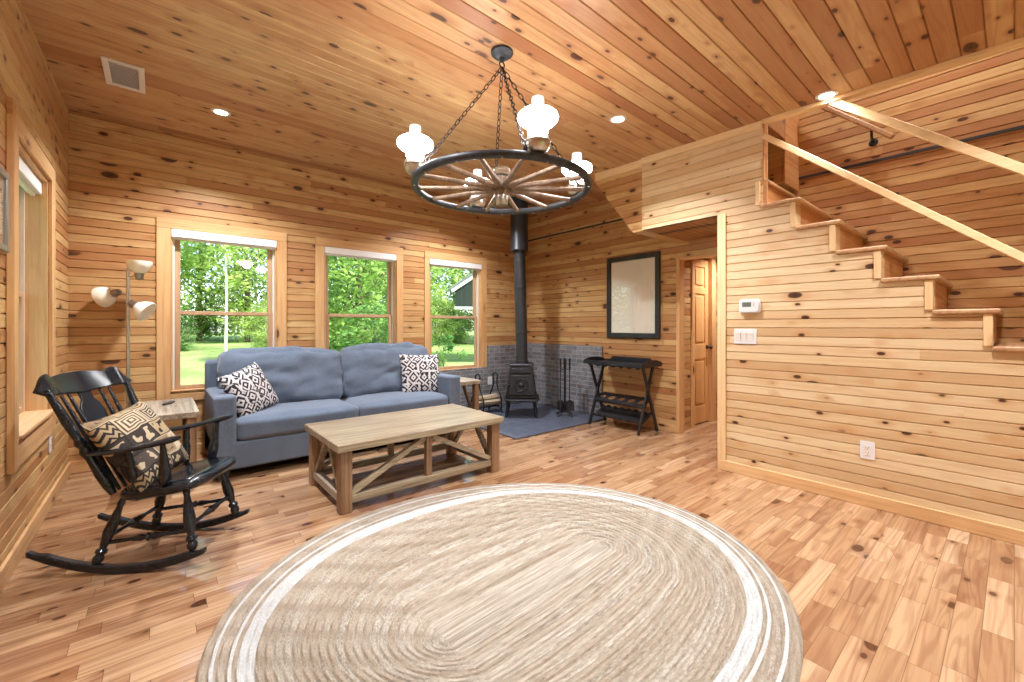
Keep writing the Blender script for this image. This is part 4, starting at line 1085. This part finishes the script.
# ceiling vent
vt = thing('ceiling_vent', 'white square return air vent in the plank ceiling near the left wall', 'vent', (-.172, 3.925, cz(-.172, 3.925) - .001)); vt.rotation_euler = (R(1.66), 0, 0)
mb = MB()
for x0, x1, y0, y1 in ((-.105, -.072, -.205, .205), (.072, .105, -.205, .205), (-.072, .072, -.205, -.172), (-.072, .072, .172, .205)): mb.box((x0, y0, -.012), (x1, y1, -.0005))
mb.build('frame', M['grille'], vt, bevel=.003)
MB().box((-.072, -.172, -.003), (.072, .172, -.0005)).build('filter', M['filter'], vt)
for k in range(16):
    y = -.16 + k * .0213; MB().box((-.072, -.008, -.0008), (.072, .008, .0008), Matrix.Translation((0, y, -.0072)) @ Matrix.Rotation(R(35), 4, 'X')).build('slat', M['grille'], vt)
# ------------------------------------------------------------------ wagon wheel chandelier
CX, CY = 1.581, 1.975; ZC = 2.025
cd = thing('chandelier', 'wagon wheel chandelier with hurricane lamps hanging on chains over the room', 'chandelier', (CX, CY, ZC))
zt = cz(CX, CY) - ZC
MB().lathe([(.058, 0), (.066, -.005), (.066, -.018), (.056, -.025), (.048, -.034), (.032, -.038), (.016, -.042), (.012, -.062), (.006, -.068)], (0, 0, zt - .001), n=36).build('canopy', M['rimdark'], cd, 40)
MB().tube([(.018 * math.cos(a), 0, zt - .082 + .018 * math.sin(a)) for a in [2 * math.pi * k / 16 for k in range(16)]], .004, 8, closed=True).build('hook', M['wrought'], cd, 60)
Ro, Ri = .533, .492
prof = [(.5105 + .0215 * math.copysign(abs(math.cos(a)) ** .7, math.cos(a)), .019 * math.copysign(abs(math.sin(a)) ** .7, math.sin(a))) for a in [2 * math.pi * k / 20 for k in range(21)]]
MB().lathe(prof, n=96, cap=False).build('rim', M['rimdark'], cd, 40)
# worn iron tyre band with bolt heads on the underside
for k in range(14):
    a = R(258.6 - 40.035 + (k + .5) * 360 / 14); MB().cyl((.512 * math.cos(a), .512 * math.sin(a), -.024), (.512 * math.cos(a), .512 * math.sin(a), -.0185), .006, n=8).build('bolt', M['pewter'], cd, 40)
MB().lathe([(.020, -.045), (.040, -.045), (.047, -.03), (.050, 0), (.047, .03), (.038, .045), (.038, .07), (.02, .072)], n=32).build('hub', M['spoke'], cd, 40)
MB().lathe([(.02, -.10), (.034, -.10), (.036, -.096), (.036, -.06), (.040, -.056), (.040, -.046), (.02, -.0455)], n=32).build('hub_cap', M['nickel'], cd, 40)
MB().lathe([(.02, .073), (.048, .075), (.052, .082), (.048, .09), (.052, .098), (.048, .106), (.052, .114), (.046, .120), (.02, .121)], n=32).build('hub_band', M['nickel'], cd, 40)
for k in range(14):
    a = R(258.6 - 40.035 + k * 360 / 14); d_ = Vector((math.cos(a), math.sin(a), 0)); 
    MB().spindle(d_ * .055, d_ * (Ri + .006), [(0, .013), (.12, .017), (.5, .0145), (.8, .013), (1, .0125)], 12).build('spoke', M['spoke'], cd, 40)
def link(mb, c, d_, flip):
    d_ = d_.normalized(); x = d_.cross(Vector((0, 0, 1))).normalized(); y = x.cross(d_)
    s_ = (x + y) if flip else (x - y); s_ = s_.normalized(); pts = []
    for j in range(14):
        a = 2 * math.pi * j / 14; pts.append(c + d_ * (.0215 * math.cos(a)) + s_ * (.0105 * math.sin(a)))
    mb.tube(pts, .0027, 6, closed=True)
for k, da in enumerate((14, 98, 194, 284)):
    a = R(da - 40.035); p = Vector((.512 * math.cos(a), .512 * math.sin(a), .036)); q = Vector((0, 0, zt - .10))
    mb = MB(); L_ = (q - p).length; n_ = int(L_ / .0345)
    for j in range(n_): link(mb, p.lerp(q, (j + .5) / n_), q - p, j % 2)
    c_ = mb.build('chain', M['wrought'], cd, 60)
    MB().cyl(p - Vector((0, 0, .012)), p - Vector((0, 0, .002)), .012, n=10).tube([p + Vector((.010 * math.cos(t_), 0, .004 + .010 * math.sin(t_))) for t_ in [2 * math.pi * j / 12 for j in range(12)]], .003, 6, closed=True).build('eye_bolt', M['wrought'], c_, 40)
for k in range(4):
    a = R(21.25 + 90 * k - 40.035); P = Vector((.512 * math.cos(a), .512 * math.sin(a), .0265))
    f_ = MB().lathe([(.03, -.006), (.040, -.004), (.052, .010), (.058, .024), (.058, .056), (.055, .062), (.046, .068), (.045, .078), (.02, .08)], P, n=28).build('lamp_font', M['pewter'], cd, 40)
    mb = MB()
    for j in range(20):
        t_ = 2 * math.pi * j / 20; mb.cyl(P + Vector((.044 * math.cos(t_), .044 * math.sin(t_), .078)), P + Vector((.046 * math.cos(t_), .046 * math.sin(t_), .094)), .003, n=6)
    mb.tube([P + Vector((.0605 * math.cos(t_), .0605 * math.sin(t_), .044)) for t_ in [2 * math.pi * j / 28 for j in range(28)]], .0035, 6, closed=True).build('gallery', M['pewter'], f_, 40)
    MB().lathe([(.046, .080), (.049, .090), (.050, .104), (.054, .116), (.064, .126), (.082, .136), (.095, .148), (.099, .160), (.096, .173), (.084, .184), (.062, .192), (.042, .196), (.034, .197)], P, n=36, cap=False).build('lamp_shade', M['lit'], f_, 60)
    MB().lathe([(.030, .190), (.028, .200), (.028, .256), (.030, .259), (.031, .256), (.031, .200), (.033, .190)], P, n=28, cap=False).build('chimney', M['chim'], f_, 60)

# ------------------------------------------------------------------ recessed downlights
def downlight(x, y, label, energy, size=.09, z=None, spread=125):
    z = cz(x, y) if z is None else z
    t = thing('recessed_light', label, 'ceiling light', (x, y, z - .0008), 0, 'round recessed ceiling lights'); t.rotation_euler = (R(1.66), 0, 0)
    MB().lathe([(.045, -.004), (.062, -.006), (.066, -.003), (.066, -.0005), (.045, -.0005)], n=32, cap=False).build('trim_ring', M['white'], t, 40)
    MB().cyl((0, 0, -.003), (0, 0, -.0012), .0455, n=32).build('lens', M['can'], t)
    l = bpy.data.lights.new('downlight', 'AREA'); l.shape = 'DISK'; l.size = size; l.energy = energy; l.color = (.98, .985, 1.); l.spread = R(spread)
    o = bpy.data.objects.new('downlight', l); COL.objects.link(o); o.parent = t; o.location = (0, 0, -.008)
    return t
E_ = 36
downlight(.391, 4.10, 'glowing recessed light in the ceiling near the first window', E_)
downlight(2.79, 4.10, 'glowing recessed light in the ceiling seen through the wheel spokes near the stovepipe', E_)
downlight(2.79, 2.017, 'glowing recessed light in the ceiling right of the chandelier', E_)
downlight(3.545, .835, 'glowing recessed light at the ceiling edge where the upper stair rail begins', E_ * .2)
for x, y in ((.391, 2.017), (.391, -.07), (2.79, -.07), (.391, -2.15), (2.79, -2.15)): downlight(x, y, 'unseen recessed light added to brighten the room', E_ * .72)  # out-of-view downlights, added as fill light for the room
downlight(4.05, .3, 'unseen recessed light added high over the staircase', 30, z=4.6)  # unseen lamp, added to light the stairwell wall
downlight(5.3, 2.05, 'unseen recessed light added in the hall ceiling', 16, z=2.25)  # unseen lamp, added to lift the dark hall

# ------------------------------------------------------------------ outdoors
def gz(x, y): return -.35 + .0125 * max(0., y - YB)
mb = MB(); n0 = 24
vv = [[mb.b.verts.new((-60 + 120 * i / n0, -45 + 110 * j / n0, gz(0, -45 + 110 * j / n0) + (.12 * mnoise.noise(Vector((i * .7, j * .7, 0))) if True else 0))) for j in range(n0 + 1)] for i in range(n0 + 1)]
for i in range(n0):
    for j in range(n0): mb.b.faces.new((vv[i][j], vv[i + 1][j], vv[i + 1][j + 1], vv[i][j + 1]))
o = mb.build('lawn', M['lawn'], smooth=180); o['kind'] = 'structure'
def leaves(mb, c, rad, nleaf, size, rs):
    for _ in range(nleaf):
        u_ = Vector((rs.gauss(0, 1), rs.gauss(0, 1), rs.gauss(0, 1))).normalized() * rad * rs.random() ** .4
        p = Vector(c) + u_; s_ = size * rs.uniform(.6, 1.3)
        d_ = Vector((rs.uniform(-1, 1), rs.uniform(-1, 1), rs.uniform(-.7, .3))).normalized(); x = d_.cross(Vector((rs.uniform(-1, 1), rs.uniform(-1, 1), 1))).normalized()
        v = [mb.b.verts.new(q) for q in (p - d_ * s_, p - x * s_ * .5, p + d_ * s_, p + x * s_ * .5)]; mb.b.faces.new(v)
def tree(name, label, cat, group, loc, h, cr, base, nblob, nleaf, size, mat, bark, seed, trunk=.16):
    rs = random.Random(seed); t = thing(name, label, cat, loc, 0, group)
    tr = MB(); bl = MB()
    tr.tube([(0, 0, -.4), (.05, .03, h * .3), (-.06, .05, h * .6), (.02, 0, h * .93)], [trunk * 1.25, trunk, trunk * .7, trunk * .2], 10)
    for _ in range(nblob):
        z = rs.uniform(base, h); k_ = math.sin(min(1, max(.08, (z - base * .8) / (h - base * .8))) * math.pi * .92) ** .6
        a = rs.uniform(0, 2 * math.pi); rr = cr * k_ * math.sqrt(rs.random())
        c = Vector((rr * math.cos(a), rr * math.sin(a), z))
        if rs.random() < .3: tr.tube([(0, 0, max(.3, z - rr * .6 - .3)), c * .5 + Vector((0, 0, z * .45)), c], [trunk * .3, trunk * .18, trunk * .06], 6)
        leaves(bl, c, rs.uniform(.5, .95) * cr * .36, nleaf, size, rs)
    tr.build('trunk', bark, t, 60); f_ = bl.build('foliage', mat, t); f_['kind'] = 'stuff'
    return t
g_ = 'leafy trees beyond the lawn'; lab = 'tall leafy green tree in the dense stand beyond the lawn'
P3 = [tree('leafy_tree', lab, 'tree', g_, (-1.5, 33, gz(0, 33)), 11, 4.2, .6, 120, 60, .19, M['leaf'], M['bark'], 11),
      tree('leafy_tree', lab, 'tree', g_, (11, 30, gz(0, 30)), 10, 4.0, .4, 120, 60, .18, M['leaf_dark'], M['bark'], 12),
      tree('leafy_tree', lab, 'tree', g_, (5, 36, gz(0, 36)), 12, 4.6, 1.0, 120, 60, .20, M['leaf_lime'], M['bark'], 13)]
for i, (x, y) in enumerate(((-8, 37), (-14, 33), (-20, 30), (2.5, 41), (16, 32), (20, 24), (26, 27), (9, 42), (-3, 44), (15, 44), (24, 38), (-11, 46), (31, 32), (-9, 22), (-17, 16), (-13, 8))):
    dup(P3[i % 3], (x, y, gz(0, y)), i * 1.3)
for i, (x, y) in enumerate(((-6, -22), (3, -26), (11, -21), (18, -27), (-14, -18))): dup(P3[i % 3], (x, y, -.5), i * 2.1)
hb = 'low leafy bush along the far edge of the lawn'
rs = random.Random(5)
for i in range(16):
    x = -22 + i * 3.3 + rs.uniform(-.8, .8); y = 27.5 + rs.uniform(-1.5, 1.5) - abs(x - 4) * .12
    c = dup(P3[i % 3], (x, y, gz(0, y) - .3), i * 1.9, hb); c.name = 'leafy_bush'; c['category'] = 'bush'; c['group'] = 'bushes along the lawn edge'; k_ = rs.uniform(.22, .34); c.scale = (k_ * 1.25, k_ * 1.25, k_)
# nearer trees and shrubs that fill the middle and right windows
tree('leafy_tree', 'bushy dark green tree close outside filling the middle window', 'tree', None, (6.2, 17.0, gz(0, 17)), 7.5, 3.0, .3, 110, 70, .13, M['leaf'], M['bark'], 21, .12)
tree('leafy_tree', 'light green tree outside the right window beside the green shed', 'tree', None, (10.2, 19.5, gz(0, 19.5)), 7.5, 2.3, 1.9, 80, 60, .12, M['leaf_lime'], M['bark'], 22, .10)
tree('birch_tree', 'slender white trunk birch on the lawn in the left window', 'tree', None, (2.62, 25.5, gz(0, 25.5)), 11, 2.6, 4.5, 60, 50, .13, M['leaf_lime'], M['birch'], 23, .055)
sh = 'leafy_shrub'
tree(sh, 'leafy shrub outside at the lower right of the left window', 'shrub', None, (2.55, 10.2, gz(0, 10.2)), 1.55, .55, .25, 40, 40, .05, M['leaf_dark'], M['bark'], 31, .02)
tree(sh, 'dark green bush outside below the middle window', 'shrub', None, (4.6, 11.3, gz(0, 11.3)), 1.9, 1.0, .2, 60, 50, .07, M['leaf_dark'], M['bark'], 32, .03)
tree(sh, 'sparse leafy shrub outside at the lower left of the right window', 'shrub', None, (5.05, 8.4, gz(0, 8.4)), 1.3, .45, .2, 30, 36, .045, M['leaf_dark'], M['bark'], 33, .02)
# green shed with a pale raked eave
hs = thing('garden_pavilion', 'dark green pavilion gable with a pale sloping eave, seen through the right window', 'building', (8.73, 14.0, gz(0, 14)), R(-32))
XZ = Matrix(((1, 0, 0, 0), (0, 0, 1, 0), (0, 1, 0, 0), (0, 0, 0, 1)))
MB().prism([(.12, 2.2), (4.2, 2.2), (4.2, 3.0), (2.1, 4.25), (.12, 2.9)], 0, .12, XZ).build('gable', M['siding'], hs)
MB().beam((-.02, -.06, 2.80), (2.15, -.06, 4.25), .05, .13, (0, 0, 1)).beam((2.15, -.06, 4.25), (4.5, -.06, 2.80), .05, .13, (0, 0, 1)).build('eave_board', M['eave'], hs)
MB().box((.1, -.05, 2.10), (4.2, -.002, 2.20)).build('beam', M['eave'], hs)
MB().prism([(-.1, 2.84), (2.12, 4.34), (4.5, 2.88), (4.5, 2.95), (2.12, 4.42), (-.1, 2.92)], -.12, 3.4, XZ).build('roof', M['roofing'], hs)
for x, y in ((4.1, .05), (4.1, 3.2)): MB().box((x - .06, y - .06, -.2), (x + .06, y + .06, 3.0)).build('post', M['siding'], hs)

# ------------------------------------------------------------------ daylight, view
w = bpy.data.worlds.new('sky'); scn.world = w; w.use_nodes = True; t = w.node_tree
sk = t.nodes.new('ShaderNodeTexSky'); sk.sky_type = 'NISHITA'; sk.sun_disc = False; sk.sun_elevation = R(48); sk.sun_rotation = R(156); sk.air_density = 1.; sk.dust_density = 1.5
bg = t.nodes['Background']; t.links.new(sk.outputs[0], bg.inputs[0]); bg.inputs[1].default_value = .6
l = bpy.data.lights.new('sun', 'SUN'); l.energy = 9.; l.angle = R(.6); l.color = (1, .95, .86)
o = bpy.data.objects.new('sun', l); COL.objects.link(o); o.rotation_euler = (R(42), 0, R(24))
cam = bpy.data.cameras.new('camera'); co = bpy.data.objects.new('camera', cam); COL.objects.link(co)
cam.sensor_width = 36; cam.sensor_fit = 'HORIZONTAL'; cam.lens = 36 * 422.02 / 1024
cam.shift_y = -(341 - 326.36) / 1024; cam.clip_start = .02; cam.clip_end = 300
co.location = (0, 0, 1.2); co.rotation_euler = (R(90), 0, R(-40.035)); scn.camera = co
vs = scn.view_settings; vs.view_transform = 'Standard'; vs.look = 'None'; vs.gamma = 1; vs.use_curve_mapping = False; vs.exposure = .22
cy = scn.cycles; cy.use_denoising = True; cy.max_bounces = 10; cy.diffuse_bounces = 6; cy.glossy_bounces = 4; cy.transmission_bounces = 6; cy.transparent_max_bounces = 16; cy.sample_clamp_indirect = 6.; cy.caustics_reflective = False; cy.caustics_refractive = False
